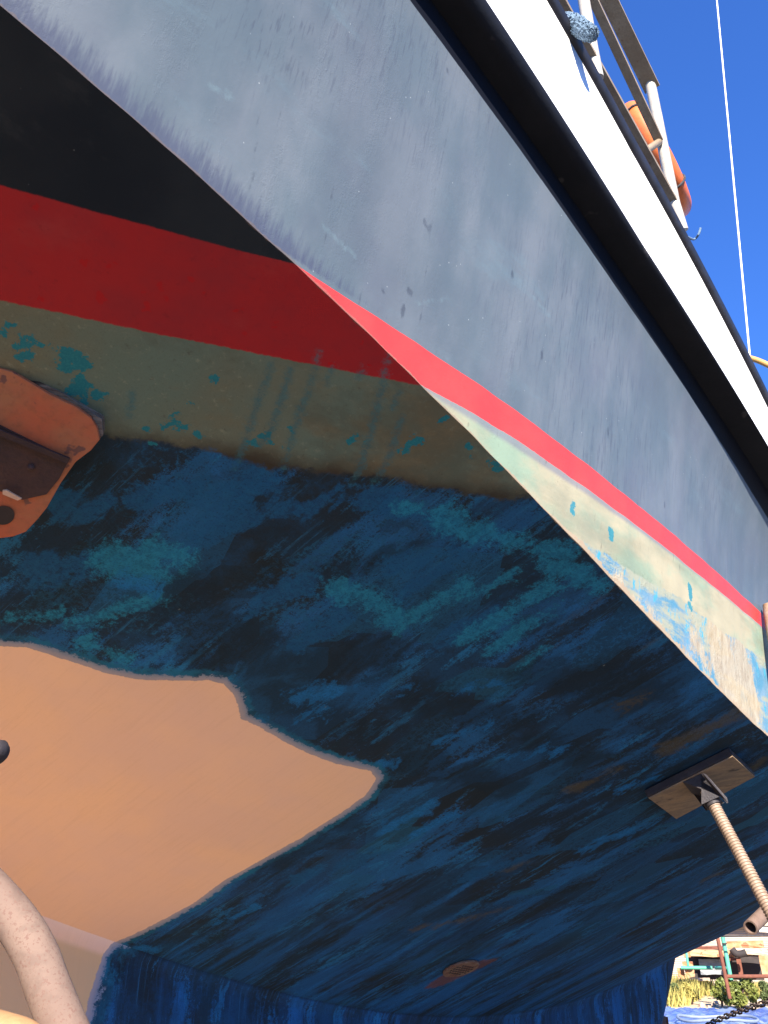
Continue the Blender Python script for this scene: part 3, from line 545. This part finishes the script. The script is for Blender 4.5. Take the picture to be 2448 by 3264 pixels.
# little bent cable end over the capping
bm = bmesh.new(); tube(bm, smooth_path([cyl_pt(2190, 755, .01), at(2212, 763, 2.9), at(2226, 748, 2.9), at(2233, 727, 2.9)], 6), .0045, 8); obj('cable_end', bm, M_FLEECE, boat)
bm = bmesh.new(); q0 = at(2385, 1140, 3.4); tube(bm, smooth_path([q0, at(2412, 1148, 3.4), at(2440, 1160, 3.4), at(2500, 1190, 3.4)], 6), .012, 10); obj('yellow_hose_arm', bm, M_YELLOW, boat)

# ---- lifebuoy, hung on the rail
lc = at(2090, 512, 3.45)
lb = empty('lifebuoy', lc); tag(lb, 'orange ring lifebuoy hanging on the boat railing against the sky', 'lifebuoy')
vdir = (lc - Vector((0, 0, EYE))).normalized(); axis_b = Vector(Rt * 205 - Up * 400).normalized(); axis_b = (axis_b - vdir * axis_b.dot(vdir)).normalized()
axis_a = (vdir + vdir.cross(axis_b) * .10).normalized(); RB = .262; rb = .053
print('buoy', lc)
bm = bmesh.new(); tube(bm, [lc + (axis_a * math.cos(a) + axis_b * math.sin(a)) * RB for a in np.linspace(0, 2 * math.pi, 49)[:-1]], rb, 20, closed=True); obj('ring', bm, M_ORANGE, lb)
def buoy_rope(a):
    c = lc + (axis_a * math.cos(a) + axis_b * math.sin(a)) * RB; rad = (axis_a * math.cos(a) + axis_b * math.sin(a)); nn = axis_a.cross(axis_b)
    bm = bmesh.new(); tube(bm, [c + (rad * math.cos(b) + nn * math.sin(b)) * (rb + .004) for b in np.linspace(0, 2 * math.pi, 17)[:-1]], .006, 8, closed=True); obj('rope_band', bm, M_ROPE, lb)
for a in (R(-30), R(60), R(150), R(240)): buoy_rope(a)

# ---- fleece cloth over the capping
cp = cyl_pt(1820, 70, -.004); dc = math.hypot(cp.x, cp.y); print('cloth dist', dc)
bm = bmesh.new(); pts = [at(1800, 55, dc + .02), at(1832, 76, dc), at(1866, 98, dc - .01), at(1898, 116, dc - .01)]
tube(bm, smooth_path(pts, 5), [.012, .015, .018, .020, .022, .023, .024, .024, .024, .023, .022, .022, .021, .020, .016, .008], 24)
bmesh.ops.subdivide_edges(bm, edges=bm.edges, cuts=2, use_grid_fill=True)
for v in bm.verts: v.co += Vector(rng.normal(0, .0016, 3))
fz = obj('fleece_cloth', bm, M_FLEECE, None); tag(fz, 'fuzzy blue-grey fleece cloth stuck out over the black bulwark capping', 'cloth')

# ------------------------------------------------------------------ strainer and fitting on the bottom
def hull_frame(x, y):
    h = hit_bottom([(x, y)])[0]; t, yy = -h[0] / D, h[1] / D; eps = .003
    P = lambda t, y: np.array(BM @ Vector(loc(t, y, float(zbot(t, y)))))
    p = P(t, yy); a = P(t + eps, yy) - p; b = P(t, yy + eps) - p; n = np.cross(a, b); n /= np.linalg.norm(n); n *= -np.sign(n[2]); n = Vector(n) if n[2] < 0 else Vector(-n)
    return Vector(p), n, Vector(a).normalized(), Vector(b).normalized()
p, n, a, b = hull_frame(1468, 3083)
bm = bmesh.new(); b2 = n.cross(a).normalized(); N = 28
disc = [p + n * .012 + (a * math.cos(k * 2 * math.pi / N) * .085 + b2 * math.sin(k * 2 * math.pi / N) * .085) for k in range(N)]
slab(bm, disc, -n * .012); st = obj('intake_strainer', bm, simple('fouled_bronze', (.17, .105, .07), (.12, .05, .03), 30, .8, 0, .6), boat, bevel=.004)
bm = bmesh.new()
for i in range(-3, 4):
    for j in range(-2, 3):
        if (i / 3.6) ** 2 + (j / 2.7) ** 2 < 1:
            c = p + n * .0125 + a * i * .018 + b2 * j * .019; slab(bm, [c + (a * math.cos(k * math.pi / 3) + b2 * math.sin(k * math.pi / 3)) * .0055 for k in range(6)], n * .0015)
o = obj('strainer_holes', bm, M_BLACK, st)
fp = BM @ Vector(loc(2.50, -.05, float(zr(2.5)) - .003)); fp = at(2322, 2949, (Vector((fp.x, fp.y)).length))
bm = bmesh.new(); bmesh.ops.create_icosphere(bm, subdivisions=3, radius=.042, matrix=Matrix.Translation(fp)); obj('shaft_fitting', bm, M_DARKST, boat)

# ------------------------------------------------------------------ right-hand screw stand
def threaded(bm, p, q, r, pitch, turns_seg=6):
    p, q = Vector(p), Vector(q); L = (q - p).length; n = int(L / pitch); pts = []; rs = []
    for i in range(n * 4 + 1):
        u = i / (n * 4); pts.append(p.lerp(q, u)); rs.append(r * (1.0 if i % 4 in (1, 2) else .83))
    tube(bm, pts, rs, 20)
p, n, a, b = hull_frame(2238, 2512)
TH = .032
pl0 = p + n * (TH + .004)
quad = [on_plane(x, y, pl0, np.array(n)) for x, y in ((2068, 2545), (2336, 2411), (2407, 2476), (2156, 2611))]
base = p - n * 0 + n * (TH * 0)
stand = empty('screw_stand', Vector((quad[0].x, quad[0].y, 0)))
tag(stand, 'screw stand with plywood pad and cream threaded rod propping the boat bottom at right', 'boat stand')
bm = bmesh.new(); slab(bm, quad, -n * .004); obj('plywood_pad', bm, M_PLY, stand, smooth=False, bevel=.001)
qc = sum(quad, Vector()) / 4
bm = bmesh.new(); slab(bm, [qc + (v - qc) * 1.02 - n * .005 for v in quad], -n * (TH - .005)); obj('pad_edge_shade', bm, M_DARKST, stand, smooth=False, bevel=.003)  # dark board put in for the shaded edge of the plywood pad
sc = on_plane(2232, 2515, pl0, np.array(n))
cup = [on_plane(1900 + x / 3.0274, 2200 + y / 3.0274, pl0, np.array(n)) for x, y in ((830, 885), (1020, 800), (1120, 905), (925, 1000))]
rd0 = on_plane(2272, 2560, sc + n * .09, np.array(n))
e0 = at(1900 + 1640 / 3.0274, 2200 + 2060 / 3.0274, 1.0)
rd_dir = n
# rod leans outboard and down
L_ = .75
tgt_pix = (1900 + 1640 / 3.0274, 2200 + 2060 / 3.0274)
rdist = math.hypot(rd0.x, rd0.y)
rd1 = at(*tgt_pix, rdist - .10); rdv = (rd1 - rd0).normalized()
print('rod', rd0, rd1, 'dir', rdv, 'hull n', n)
rod_end = rd0 + rdv * ((rd0.z - .75) / -rdv.z)
bm = bmesh.new(); threaded(bm, rd0 - rdv * .05, rod_end, .0205, .0100); obj('threaded_rod', bm, M_RODM, stand)
bm = bmesh.new()
ux = (cup[1] - cup[0]).normalized(); uy = rdv.cross(ux).normalized(); ctr = (cup[0] + cup[1] + cup[2] + cup[3]) / 4
top = cup; low = [rd0 + ux * (sx * .030) + uy * (sy * .030) for sx, sy in ((-1, -1), (1, -1), (1, 1), (-1, 1))]
# orient the lower ring to the upper one
best = min(range(4), key=lambda k: sum((low[(i + k) % 4] - top[i]).length for i in range(4))); low = [low[(i + best) % 4] for i in range(4)]
A_ = [bm.verts.new(v) for v in top]; B_ = [bm.verts.new(v) for v in low]
bm.faces.new(A_); bm.faces.new(B_[::-1])
for i in range(4): bm.faces.new((A_[i], A_[(i + 1) % 4], B_[(i + 1) % 4], B_[i]))
obj('pad_socket', bm, M_DARKST, stand, smooth=False, bevel=.002)
fx = [on_plane(1900 + x / 3.0274, 2200 + y / 3.0274, pl0 + n * .02, np.array(n)) for x, y in ((1010, 805), (1045, 815))]
fb = [at(1900 + x / 3.0274, 2200 + y / 3.0274, rdist - .03) for x, y in ((1130, 955), (1262, 1095), (1250, 1045))]
bm = bmesh.new(); slab(bm, [fx[0], fx[1], fb[2], fb[1], fb[0]], ux * .006); obj('bracket_plate', bm, M_DARKST, stand, smooth=False, bevel=.001)
bm = bmesh.new(); tube(bm, [rd0 + rdv * .0, rd0 + rdv * .012], .026, 16); obj('collar', bm, M_DARKST, stand)
bm = bmesh.new(); tube(bm, [rod_end - rdv * .05, rod_end + rdv * .5], .030, 16); hub = rod_end + rdv * .2; obj('screw_tube', bm, M_RUSTPIPE, stand)
for k in range(3):
    ang = R(20 + 120 * k); f0 = hub; f1 = Vector((hub.x + math.cos(ang) * .6, hub.y + math.sin(ang) * .6, .02)); bm = bmesh.new(); tube(bm, smooth_path([f0, f0.lerp(f1, .4) + Vector((0, 0, .08)), f1], 6), .024, 12); obj('leg', bm, M_RUSTPIPE, stand)
# cross pipe with an open mouth
m0 = at(2392, 2957, 3.9); m1 = at(2500, 2850, 4.2); mv = (m1 - m0).normalized()
crossp = empty('rusty_pipe', Vector((m0.x, m0.y, 0))); tag(crossp, 'short pinkish rusty steel pipe with open end beneath the boat, by the threaded rod', 'pipe')
bm = bmesh.new(); ra = tube(bm, [m0, m1], .027, 20, cap=False); rb_ = tube(bm, [m0, m1], .021, 20, cap=False)
for k in range(20): bm.faces.new((ra[0][k], ra[0][(k + 1) % 20], rb_[0][(k + 1) % 20], rb_[0][k]))
obj('pipe_wall', bm, M_RUSTPIPE, crossp)
bm = bmesh.new(); tube(bm, [m1 - mv * .05, Vector((m1.x + .05, m1.y, 0))], .024, 12); obj('post', bm, M_RUSTPIPE, crossp)
# grey rusty post top at the right edge
hsd = BM @ Vector(hit_side([(2450, 2000)])[0]); hd = math.hypot(hsd.x, hsd.y) - .10; pt = at(2455, 1928, hd); pq = at(2478, 2070, hd - .01); pdn = (pq - pt).normalized(); pt2 = pt + pdn * (pt.z / -pdn.z); bm = bmesh.new(); tube(bm, [pt, pt + pdn * .02, pt2], [.026, .0275, .0275], 18)
o = obj('scaffold_post', bm, simple('rusty_galvanised', (.26, .23, .20), (.24, .13, .07), 12, .75, 0, .3), None); tag(o, 'grey rusted scaffold post standing beside the red stripe at the right edge', 'post')

# ------------------------------------------------------------------ left-hand orange stand
p, n, a, b = hull_frame(150, 1430)
ls = empty('orange_pad_stand', Vector((at(-40, 1500, 1.62).x, at(-40, 1500, 1.62).y, 0)))
tag(ls, 'boat stand with worn orange steel pad and bent rusty pipe legs at left', 'boat stand')
n_l = (n + Vector((.05, -.25, .05))).normalized()
pw = p + n * .055
def lp(x, y, off=0): return on_plane(x, y, pw + n_l * off, np.array(n_l))
K6 = 2.0738
def c6(x, y): return (x / K6, 900 + y / K6)
outl = [(-420, 420), (0, 570), (80, 592), (330, 742), (500, 822), (605, 900), (645, 970), (660, 1040), (600, 1112), (500, 1188), (400, 1330), (310, 1490), (250, 1565), (170, 1650), (90, 1680), (0, 1692), (-420, 1560)]
outp = [lp(*c6(*q)) for q in outl]
bm = bmesh.new(); slab(bm, outp, -n_l * .010); plate = obj('steel_pad_plate', bm, M_ORPAINT, ls, smooth=False, bevel=.0015)
# plywood packing between plate and hull
outw = [(-420, 400), (0, 520), (120, 585), (250, 650), (430, 745), (590, 850), (675, 905), (685, 1010), (620, 1080), (480, 1180), (250, 1400), (-420, 1400)]
wp = [lp(*c6(*q), -.012) for q in outw]
bm = bmesh.new()
for k in range(3): slab(bm, [v + Vector(rng.normal(0, .0012, 3)) - n_l * (.0125 * k) for v in wp], -n_l * .0115)
obj('plywood_packing', bm, M_PLYEDGE, ls, smooth=False)
# dark channel below the upper flange
rec = [(-420, 800), (0, 940), (460, 1165), (395, 1290), (310, 1395), (150, 1432), (0, 1372), (-420, 1230)]
rp_ = [lp(*c6(*q), .0) for q in rec]; cen = sum(rp_, Vector()) / len(rp_)
bm = bmesh.new(); slab(bm, [v + n_l * .004 for v in rp_], -n_l * .003); obj('channel_web', bm, M_BROWN, plate, smooth=False)
bm = bmesh.new(); bar(bm, rp_[0] + n_l * .010, rp_[2] + n_l * .010, .012, .006, n_l); obj('channel_lip', bm, M_BROWN, plate, smooth=False)
hc_ = lp(*c6(22, 1540), .0015); 
ax = (lp(*c6(95, 1545), .0015) - hc_); ay = lp(*c6(30, 1478), .0015) - hc_
bm = bmesh.new(); slab(bm, [hc_ + ax * math.cos(k * math.pi / 12) + ay * math.sin(k * math.pi / 12) for k in range(24)], n_l * .001); obj('bolt_hole', bm, M_BLACK, plate, smooth=False)
bm = bmesh.new(); tb = [lp(*c6(*q), .012) for q in ((20, 1370), (45, 1368), (145, 1425), (120, 1436), (20, 1395))]; slab(bm, tb, n_l * .004); obj('sunlit_tab', bm, simple('pale_sunlit_slot', (.62, .42, .30), (.5, .3, .2), 30, .5), plate, smooth=False)  # pale tab put in for sunlight through a gap, light in its colour
bm = bmesh.new(); bc = lp(*c6(205, 1222), .006); bmesh.ops.create_icosphere(bm, subdivisions=2, radius=.007, matrix=Matrix.Translation(bc)); obj('rivet', bm, M_BROWN, plate)
# column, screw, handle, legs
colx = at(-115, 2500, 1.62); bm = bmesh.new(); tube(bm, [at(-200, 1500, 1.66), colx, Vector((colx.x, colx.y, .9))], .028, 16); obj('column', bm, M_RUSTPIPE, ls)
h1 = at(2, 2398, 1.45); bm = bmesh.new(); tube(bm, [at(-120, 2400, 1.5), at(-30, 2392, 1.46), h1, at(9, 2400, 1.447), at(15, 2402, 1.445)], [.014, .017, .018, .014, .004], 16); obj('screw_handle', bm, M_DARKST, ls)
cp5 = [(-260, 2690, 1.66), (-120, 2760, 1.64), (-35, 2836, 1.60), (57, 2945, 1.56), (115, 3045, 1.53), (150, 3140, 1.51), (203, 3275, 1.48)]
pts = [at(*c) for c in cp5]; dlast = (pts[-1] - pts[-2]).normalized(); pts += [pts[-1] + dlast * .5, pts[-1] + dlast * 1.2]
pts[-1].z = .02
bm = bmesh.new(); tube(bm, smooth_path(pts, 8), .0315, 24); obj('leg', bm, M_RUSTPIPE, ls)
pts = smooth_path([at(-300, 2760, 1.66), at(-230, 3080, 1.5), at(-120, 3270, 1.35), at(-20, 3312, 1.28), at(60, 3340, 1.25), at(110, 3390, 1.24)], 6); pts.append(Vector((pts[-1].x + .02, pts[-1].y - .02, .02)))
bm = bmesh.new(); tube(bm, pts, .030, 24); obj('leg', bm, simple('yellowish_pipe', (.32, .18, .08), (.28, .15, .07), 8, .6), ls)
bm = bmesh.new(); pts = [at(-260, 2720, 1.66), Vector((-1.5, 1.9, 1.1)), Vector((-1.9, 2.2, .02))]; tube(bm, smooth_path(pts, 8), .030, 20); obj('leg', bm, M_RUSTPIPE, ls)

# ------------------------------------------------------------------ ground
def ground():
    g = NG('sandy_ground', .95); n = g.noise(.35, 6, .6); n2 = g.noise(6, 6, .7); n3 = g.noise(60, 4, .7)
    c = g.mix(g.ramp(n, .4, .6), (.50, .38, .24), (.42, .33, .21)); c = g.mix(g.ramp(n2, .5, .7), c, (.36, .27, .17)); c = g.mix(g.math('MULTIPLY', g.ramp(n3, .5, .65), .4), c, (.22, .17, .11))
    X, Y, Z = g.sep()
    grv = g.mix(g.ramp(n2, .4, .65), (.100, .092, .085), (.125, .115, .102)); grv = g.mix(g.ramp(n3, .45, .6), grv, (.06, .055, .05))  # unseen foreground gravel, kept dark to cut bounce on the underside
    wob = g.math('MULTIPLY', g.math('SUBTRACT', n, .5), 3.0)
    far = g.ramp(g.math('ADD', Y, wob), 9, 12)
    c = g.mix(g.math('SUBTRACT', 1.0, far), c, (.50, .33, .17))
    sand = g.math('MULTIPLY', g.ramp(g.math('ADD', X, wob), .4, -1.1), g.ramp(g.math('ADD', Y, wob), .4, 1.4))  # unseen sand patch added to bounce warm light onto primer and keel
    m = g.math('MAXIMUM', far, g.math('MULTIPLY', sand, .9)); c = g.mix(m, grv, c)
    g.col(c); g.bump(n2, .6, .05); return g.m
bm = bmesh.new(); bmesh.ops.create_grid(bm, x_segments=60, y_segments=60, size=1500); o = obj('ground', bm, ground(), None); tag(o, kind='structure')

# ------------------------------------------------------------------ background yard, seen beyond the keel
def c4(x, y, dist=24.0): return at(2100 + x / 4.305, 2750 + y / 4.305, dist)
G = 24.0
def pipe_thing(name, pts, r, mat, label, cat, group=None, rings=None):
    bm = bmesh.new(); tube(bm, pts, r, 12); o = obj(name, bm, mat, None); tag(o, label, cat, group); return o
px_w = G / 2780 / 4.305 * .9
pipe_thing('scaffold_pole', [c4(760, 800, 21), c4(975, 1865, 21)], .037, M_RUST, 'tall rust-brown pole leaning in front of the green bush', 'pole')
gp = empty('green_pipe_rack', c4(1015, 1750, 22)); gp.location.z = 0; tag(gp, 'sea-green painted pipe frame with upright and crossbar before the scrap steel', 'pipe frame')
for nm, A1, A2, r_ in (('upright', (835, 800, 22), (1020, 1760, 22), .044), ('crossbar', (785, 1442, 22.5), (945, 1442, 22), .036), ('collar', (900, 1100, 21.95), (905, 1118, 21.95), .050)):
    bm = bmesh.new(); tube(bm, [c4(*A1), c4(*A2)], r_, 12); obj(nm, bm, M_GREEN if nm != 'collar' else M_BLACK, gp)
gb = empty('green_trestle', c4(520, 1442, 23)); gb.location.z = 0; tag(gb, 'low sea-green pipe trestle resting against the orange blocks', 'trestle')
for nm, A1, A2, r_ in (('crossbar', (300, 1440, 23), (735, 1442, 23), .038), ('upright', (372, 1200, 23), (402, 1415, 23), .03)):
    bm = bmesh.new(); tube(bm, [c4(*A1), c4(*A2)], r_, 12); obj(nm, bm, M_GREEN, gb)
pipe_thing('rust_crossbar', [c4(925, 1560, 21.2), c4(1700, 1558, 21.2)], .036, M_RUST, 'horizontal rust-red pipe running right from the leaning pole', 'pipe')
pipe_thing('thin_bar', [c4(860, 1008, 21.5), c4(1700, 996, 21.5)], .018, M_DARKST, 'thin dark bar running level across the corrugated wall', 'bar')
def beam(name, x0, y0, x1, y1, th, mat, label, cat, dist=25, dep=.5, parent=None, tilt=0):
    bm = bmesh.new(); a = c4(x0, y0, dist); b = c4(x1, y1, dist); u = Vector((0, 0, th * px_w * 1.03)); d = (b - a); f = Vector((-d.y, d.x, 0)).normalized() * dep
    N = 10; rows = []
    poly = [a + u / 2, b + u / 2, b - u / 2, a - u / 2]; slab(bm, poly, f); bmesh.ops.subdivide_edges(bm, edges=bm.edges, cuts=3, use_grid_fill=True)
    for v in bm.verts: v.co += Vector(rng.normal(0, .006, 3))
    o = obj(name, bm, mat, parent, smooth=False)
    if parent is None: tag(o, label, cat)
    return o
# corrugated wall of a shed
shed = empty('corrugated_shed', c4(900, 1100, 30)); shed.location.z = 0; tag(shed, 'pale pinkish shed wall with horizontal corrugations behind the rusty beams', 'shed')
bm = bmesh.new(); a0 = c4(-600, 1000, 30); b0 = c4(2600, 1000, 30); zt, zb = c4(0, 840, 30).z, 0.0; nrm = Vector((-(b0 - a0).y, (b0 - a0).x, 0)).normalized()
nz = 60; rows = []
for i in range(nz + 1):
    z = zb + (zt - zb) * i / nz; off = nrm * (.012 * (i % 2)); rows.append([bm.verts.new(Vector((q.x, q.y, z)) + off) for q in (a0, b0)])
for i in range(nz): bm.faces.new((rows[i][0], rows[i][1], rows[i + 1][1], rows[i + 1][0]))
obj('wall', bm, simple('pinkish_sheet', (.32, .25, .20), (.28, .21, .17), .8, .6), shed, smooth=False)
bm = bmesh.new(); bar(bm, Vector((a0.x, a0.y, zt)) - nrm * .1, Vector((b0.x, b0.y, zt)) - nrm * .1, .5, .12); obj('roof_edge', bm, M_CREAM, shed, smooth=False)
bm = bmesh.new(); slab(bm, [Vector((a0.x, a0.y, zt)) + nrm * .1, Vector((b0.x, b0.y, zt)) + nrm * .1, Vector((b0.x, b0.y, zt)) + nrm * 5, Vector((a0.x, a0.y, zt)) + nrm * 5], (0, 0, .1)); obj('roof', bm, M_CREAM, shed, smooth=False)
beam('rusty_beam', 425, 1168, 930, 1166, 30, M_RUST, 'thin rust-red steel beam lying level on top of the cream girder', 'beam', 25.2)
beam('scaled_girder', 425, 1235, 1040, 1250, 75, M_ORRUST, 'cream and orange rust-stained girder on the left of the scrap pile', 'girder', 25)
beam('rusted_box_beam', 935, 1130, 1435, 1120, 85, M_ORRUST, 'thick orange-rusted box beam at the right of the scrap pile', 'beam', 25.3)
beam('pale_sheet', 1010, 1215, 1500, 1225, 70, M_CREAM, 'crumpled pale sheet lying over the dark machinery', 'sheet', 24.6)
beam('wooden_crate', 1395, 1420, 1720, 1420, 230, M_ORRUST, 'pale orange wooden crate beside the machinery at the right edge', 'crate', 24)
mach = empty('scrap_machine', c4(900, 1420, 25)); mach.location.z = 0; tag(mach, 'dark scrap machinery with a grey side panel beneath the girders', 'machine')
beam('body', 410, 1430, 1420, 1430, 300, M_BLACK, '', '', 25.6, 1.5, mach)
beam('side_panel', 560, 1430, 862, 1430, 180, M_GREY, '', '', 25.4, .1, mach)
beam('frame_bar', 965, 1325, 1120, 1325, 26, M_RUST, '', '', 24.8, .1, mach)
bm = bmesh.new(); bar(bm, c4(1092, 1320, 24.8), c4(1130, 1535, 24.8), .16, .1); obj('frame_bar', bm, M_RUST, mach, smooth=False)
bm = bmesh.new(); pts = [c4(1000, 1180, 24.2), c4(1060, 1245, 24.2), c4(1130, 1250, 24.2), c4(1200, 1230, 24.2)]; tube(bm, smooth_path(pts, 4), .08, 10); obj('bent_arm', bm, M_BLACK, mach)
for i, (x0, x1, y, th, lb_) in enumerate(((330, 470, 1410, 80, 'rounded orange block on top of the stack at the far left'), (365, 488, 1510, 90, 'orange block with ribs at the bottom of the stack, right of the pair'), (262, 350, 1520, 110, 'orange block at the bottom of the stack, nearest the keel'), (340, 430, 1255, 70, 'small rust-stained orange block beside the girder end'))):
    beam('orange_block', x0, y, x1, y, th, M_ORRUST, lb_, 'block', 24.0 + i * .1)
for x0, y0, x1, y1, th, lb_ in ((1285, 715, 1700, 560, 40, 'slanting white plank just under the hull at the right edge'), (1380, 915, 1700, 925, 50, 'level white board right of the open pipe mouth')):
    beam('white_board', x0, y0, x1, y1, th, M_WHITE, lb_, 'board', 22)
beam('white_bracket', 1200, 790, 1240, 700, 60, M_WHITE, 'small white bracket between the hull and the rusty pipe mouth', 'bracket', 22, .1)
beam('low_timber', 540, 1608, 700, 1602, 26, M_CREAM, 'pale timber lying low in front of the dark machinery', 'timber', 23.5, .2)
# vegetation
M_LEAF = simple('bush_leaf', (.08, .105, .02), (.17, .17, .035), 3, .6); M_LEAFY = simple('dry_grass_blade', (.34, .27, .07), (.22, .20, .05), 2, .8); M_DKLEAF = simple('shaded_leaf', (.05, .07, .02), (.08, .10, .03), 3, .7)
def bush(x, yb, w, h, dist, mat, label, nleaf=900, name='bush'):
    base = c4(x, yb, dist); base.z = 0; top = c4(x, yb - h, dist); H = max(top.z, .3); W = w * px_w; e = empty(name, base); tag(e, label, 'bush', 'bushes in front of the scrap yard')
    bm = bmesh.new()
    lobes = [(Vector((random.uniform(-.35, .35) * W, random.uniform(-.05, .35) * W, random.uniform(.25, .8) * H)), random.uniform(.16, .32) * min(W, H * 1.2)) for _ in range(9)]
    for _ in range(nleaf * 2):
        c, r0 = random.choice(lobes); d = Vector(rng.normal(0, 1, 3)).normalized() * r0 * random.uniform(.55, 1.1); q = base + c + d; q.z = max(q.z, .03)
        s_ = random.uniform(.025, .06); u = Vector(rng.normal(0, 1, 3)).normalized(); v = u.cross(Vector(rng.normal(0, 1, 3))).normalized()
        bm.faces.new([bm.verts.new(q + u * s_), bm.verts.new(q + v * s_ * .5), bm.verts.new(q - u * s_), bm.verts.new(q - v * s_ * .5)])
    me = bpy.data.meshes.new('foliage'); bm.transform(parent_world(e).inverted()); bm.to_mesh(me); bm.free(); me.materials.append(mat); o = bpy.data.objects.new('foliage', me); C.objects.link(o); o.parent = e
    bm = bmesh.new()
    for _ in range(7):
        c, r0 = random.choice(lobes); tube(bm, [base, base + c * .5 + Vector((0, 0, .1)), base + c], [.02, .014, .006], 6)
    obj('stem', bm, M_BROWN, e)
bush(1100, 1850, 330, 330, 21.3, M_LEAF, 'green leafy bush around the foot of the green pipe upright', 1500)
bush(850, 1830, 160, 280, 22, M_LEAF, 'narrow green bush left of the leaning rust-brown pole', 700)
bush(1330, 1830, 120, 180, 22, M_LEAF, 'small green bush right of the larger one', 500)
bush(1480, 1800, 180, 200, 22.5, M_DKLEAF, 'dark green bush at the right edge below the crate', 600)
bush(440, 1800, 140, 210, 22.5, M_LEAFY, 'yellowish weedy bush under the orange blocks', 700)
bush(200, 1860, 160, 240, 22.5, M_DKLEAF, 'dark bush beside the keel', 800)
def grass():
    bm = bmesh.new()
    for _ in range(9000):
        x = random.uniform(120, 1900); y = random.uniform(1650, 1990) + (max(0, x - 600) * -.14)
        if y > 1985 - 150 * min(max((x - 350) / 300, 0), 1) + random.uniform(-25, 15): continue
        q = on_plane(2100 + x / 4.305, 2750 + y / 4.305, (0, 0, 0), np.array((0, 0, 1.)))
        h = random.uniform(.10, .30) * (1.5 if x < 750 else .8); d = Vector((random.uniform(-.4, .4), random.uniform(-.4, .4), 1)) * h; s_ = Vector((random.uniform(-1, 1), random.uniform(-1, 1), 0)).normalized() * .018
        bm.faces.new([bm.verts.new(q - s_), bm.verts.new(q + s_), bm.verts.new(q + d)])
    me = bpy.data.meshes.new('grass'); bm.to_mesh(me); bm.free(); me.materials.append(M_LEAFY); o = bpy.data.objects.new('grass', me); C.objects.link(o); tag(o, kind='stuff')
    o['label'] = 'dry yellow-green grass and weeds'
grass()
# blue tarp with hose and ripples
bm = bmesh.new(); nx, ny = 60, 30; rows = []
cs = [on_plane(2100 + x / 4.305, 2750 + y / 4.305, (0, 0, 0), np.array((0, 0, 1.))) for x, y in ((60, 2035), (1900, 2050), (1900, 2500), (0, 2500))]
for i in range(nx + 1):
    row = []
    for j in range(ny + 1):
        u, v = i / nx, j / ny; q = cs[0].lerp(cs[1], u).lerp(cs[3].lerp(cs[2], u), v); q.z = .03 + .05 * abs(math.sin(u * 23 + math.sin(v * 9) * 2)) * (.6 + .4 * math.sin(u * 51 + v * 17)) + .02 * random.random(); row.append(bm.verts.new(q))
    rows.append(row)
for i in range(nx):
    for j in range(ny): bm.faces.new((rows[i][j], rows[i + 1][j], rows[i + 1][j + 1], rows[i][j + 1]))
o = obj('blue_tarp', bm, M_TARP, None); tag(o, 'crumpled blue tarpaulin spread on the ground past the keel', 'tarp')
hcn = on_plane(2100 + 700 / 4.305, 2750 + 2135 / 4.305, (0, 0, .14), np.array((0, 0, 1.)))
bm = bmesh.new(); tube(bm, [hcn + Vector((math.cos(a) * .5 * (1 if math.cos(a) < 0 else 1.5), math.sin(a) * .5, .02 * math.sin(3 * a))) for a in np.linspace(0, 2 * math.pi, 40)[:-1]], .022, 8, closed=True); o = obj('hose', bm, M_HOSE, None); tag(o, 'pale hose lying in a loop on the blue tarp', 'hose')
# rusty wedge beside the keel foot
bm = bmesh.new(); wq = [c4(75, 2212, 9), c4(95, 2110, 9), c4(125, 2118, 9), c4(150, 2230, 9)]; wq = [wq[0], wq[1], wq[2], wq[3]]
slab(bm, [Vector((wq[0].x, wq[0].y, 0)), wq[1], wq[2], Vector((wq[3].x, wq[3].y, 0))], (0, .2, 0)); o = obj('keel_chock', bm, M_RUST, None, smooth=False); tag(o, 'rusty steel chock standing against the keel', 'chock')
# chain
def chain():
    e = empty('chain', at(2400, 3180, 4.2)); tag(e, 'dark steel chain strung across the bottom right corner over the tarp', 'chain'); bm = bmesh.new()
    path = smooth_path([c4(600, 2290, 4.6), c4(740, 2190, 4.5), c4(1010, 2075, 4.35), c4(1260, 1990, 4.2), c4(1500, 1905, 4.1), c4(1900, 1740, 3.9)], 40)
    L = [0]
    for i in range(1, len(path)): L.append(L[-1] + (path[i] - path[i - 1]).length)
    s_ = 0; k = 0; step = .030
    while s_ + step < L[-1]:
        i = max(j for j in range(len(L)) if L[j] <= s_); c = path[i].lerp(path[min(i + 1, len(path) - 1)], (s_ - L[i]) / max(L[min(i + 1, len(L) - 1)] - L[i], 1e-6)); d = (path[min(i + 1, len(path) - 1)] - path[max(i - 1, 0)]).normalized()
        sd_ = d.cross(Vector((0, 0, 1))).normalized(); sd2 = sd_.cross(d); u = (sd_ + sd2 * .15) if k % 2 else (sd2 + sd_ * .15); u.normalize()
        pts = [c + d * (.0095 * (1 if math.cos(a) > 0 else -1) + .0085 * math.cos(a)) + u * .0088 * math.sin(a) for a in np.linspace(0.1, 2 * math.pi + .1, 13)[:-1]]
        tube(bm, pts, 0.0034, 6, closed=True); s_ += step; k += 1
    obj('links', bm, M_CHAIN, e)
chain()
# chips of rust-stained ground debris
for i in range(14):
    bm = bmesh.new(); q = on_plane(2100 + random.uniform(500, 1450) / 4.305, 2750 + random.uniform(1880, 2010) / 4.305, (0, 0, 0), np.array((0, 0, 1.))); bmesh.ops.create_icosphere(bm, subdivisions=1, radius=random.uniform(.04, .09), matrix=Matrix.Translation(q))
    for v in bm.verts: v.co += Vector(rng.normal(0, .012, 3))
    o = obj('stone', bm, M_CREAM, None, smooth=False); tag(o, 'small pale stone on the sandy ground before the bushes', 'stone', 'small stones scattered on the sand')
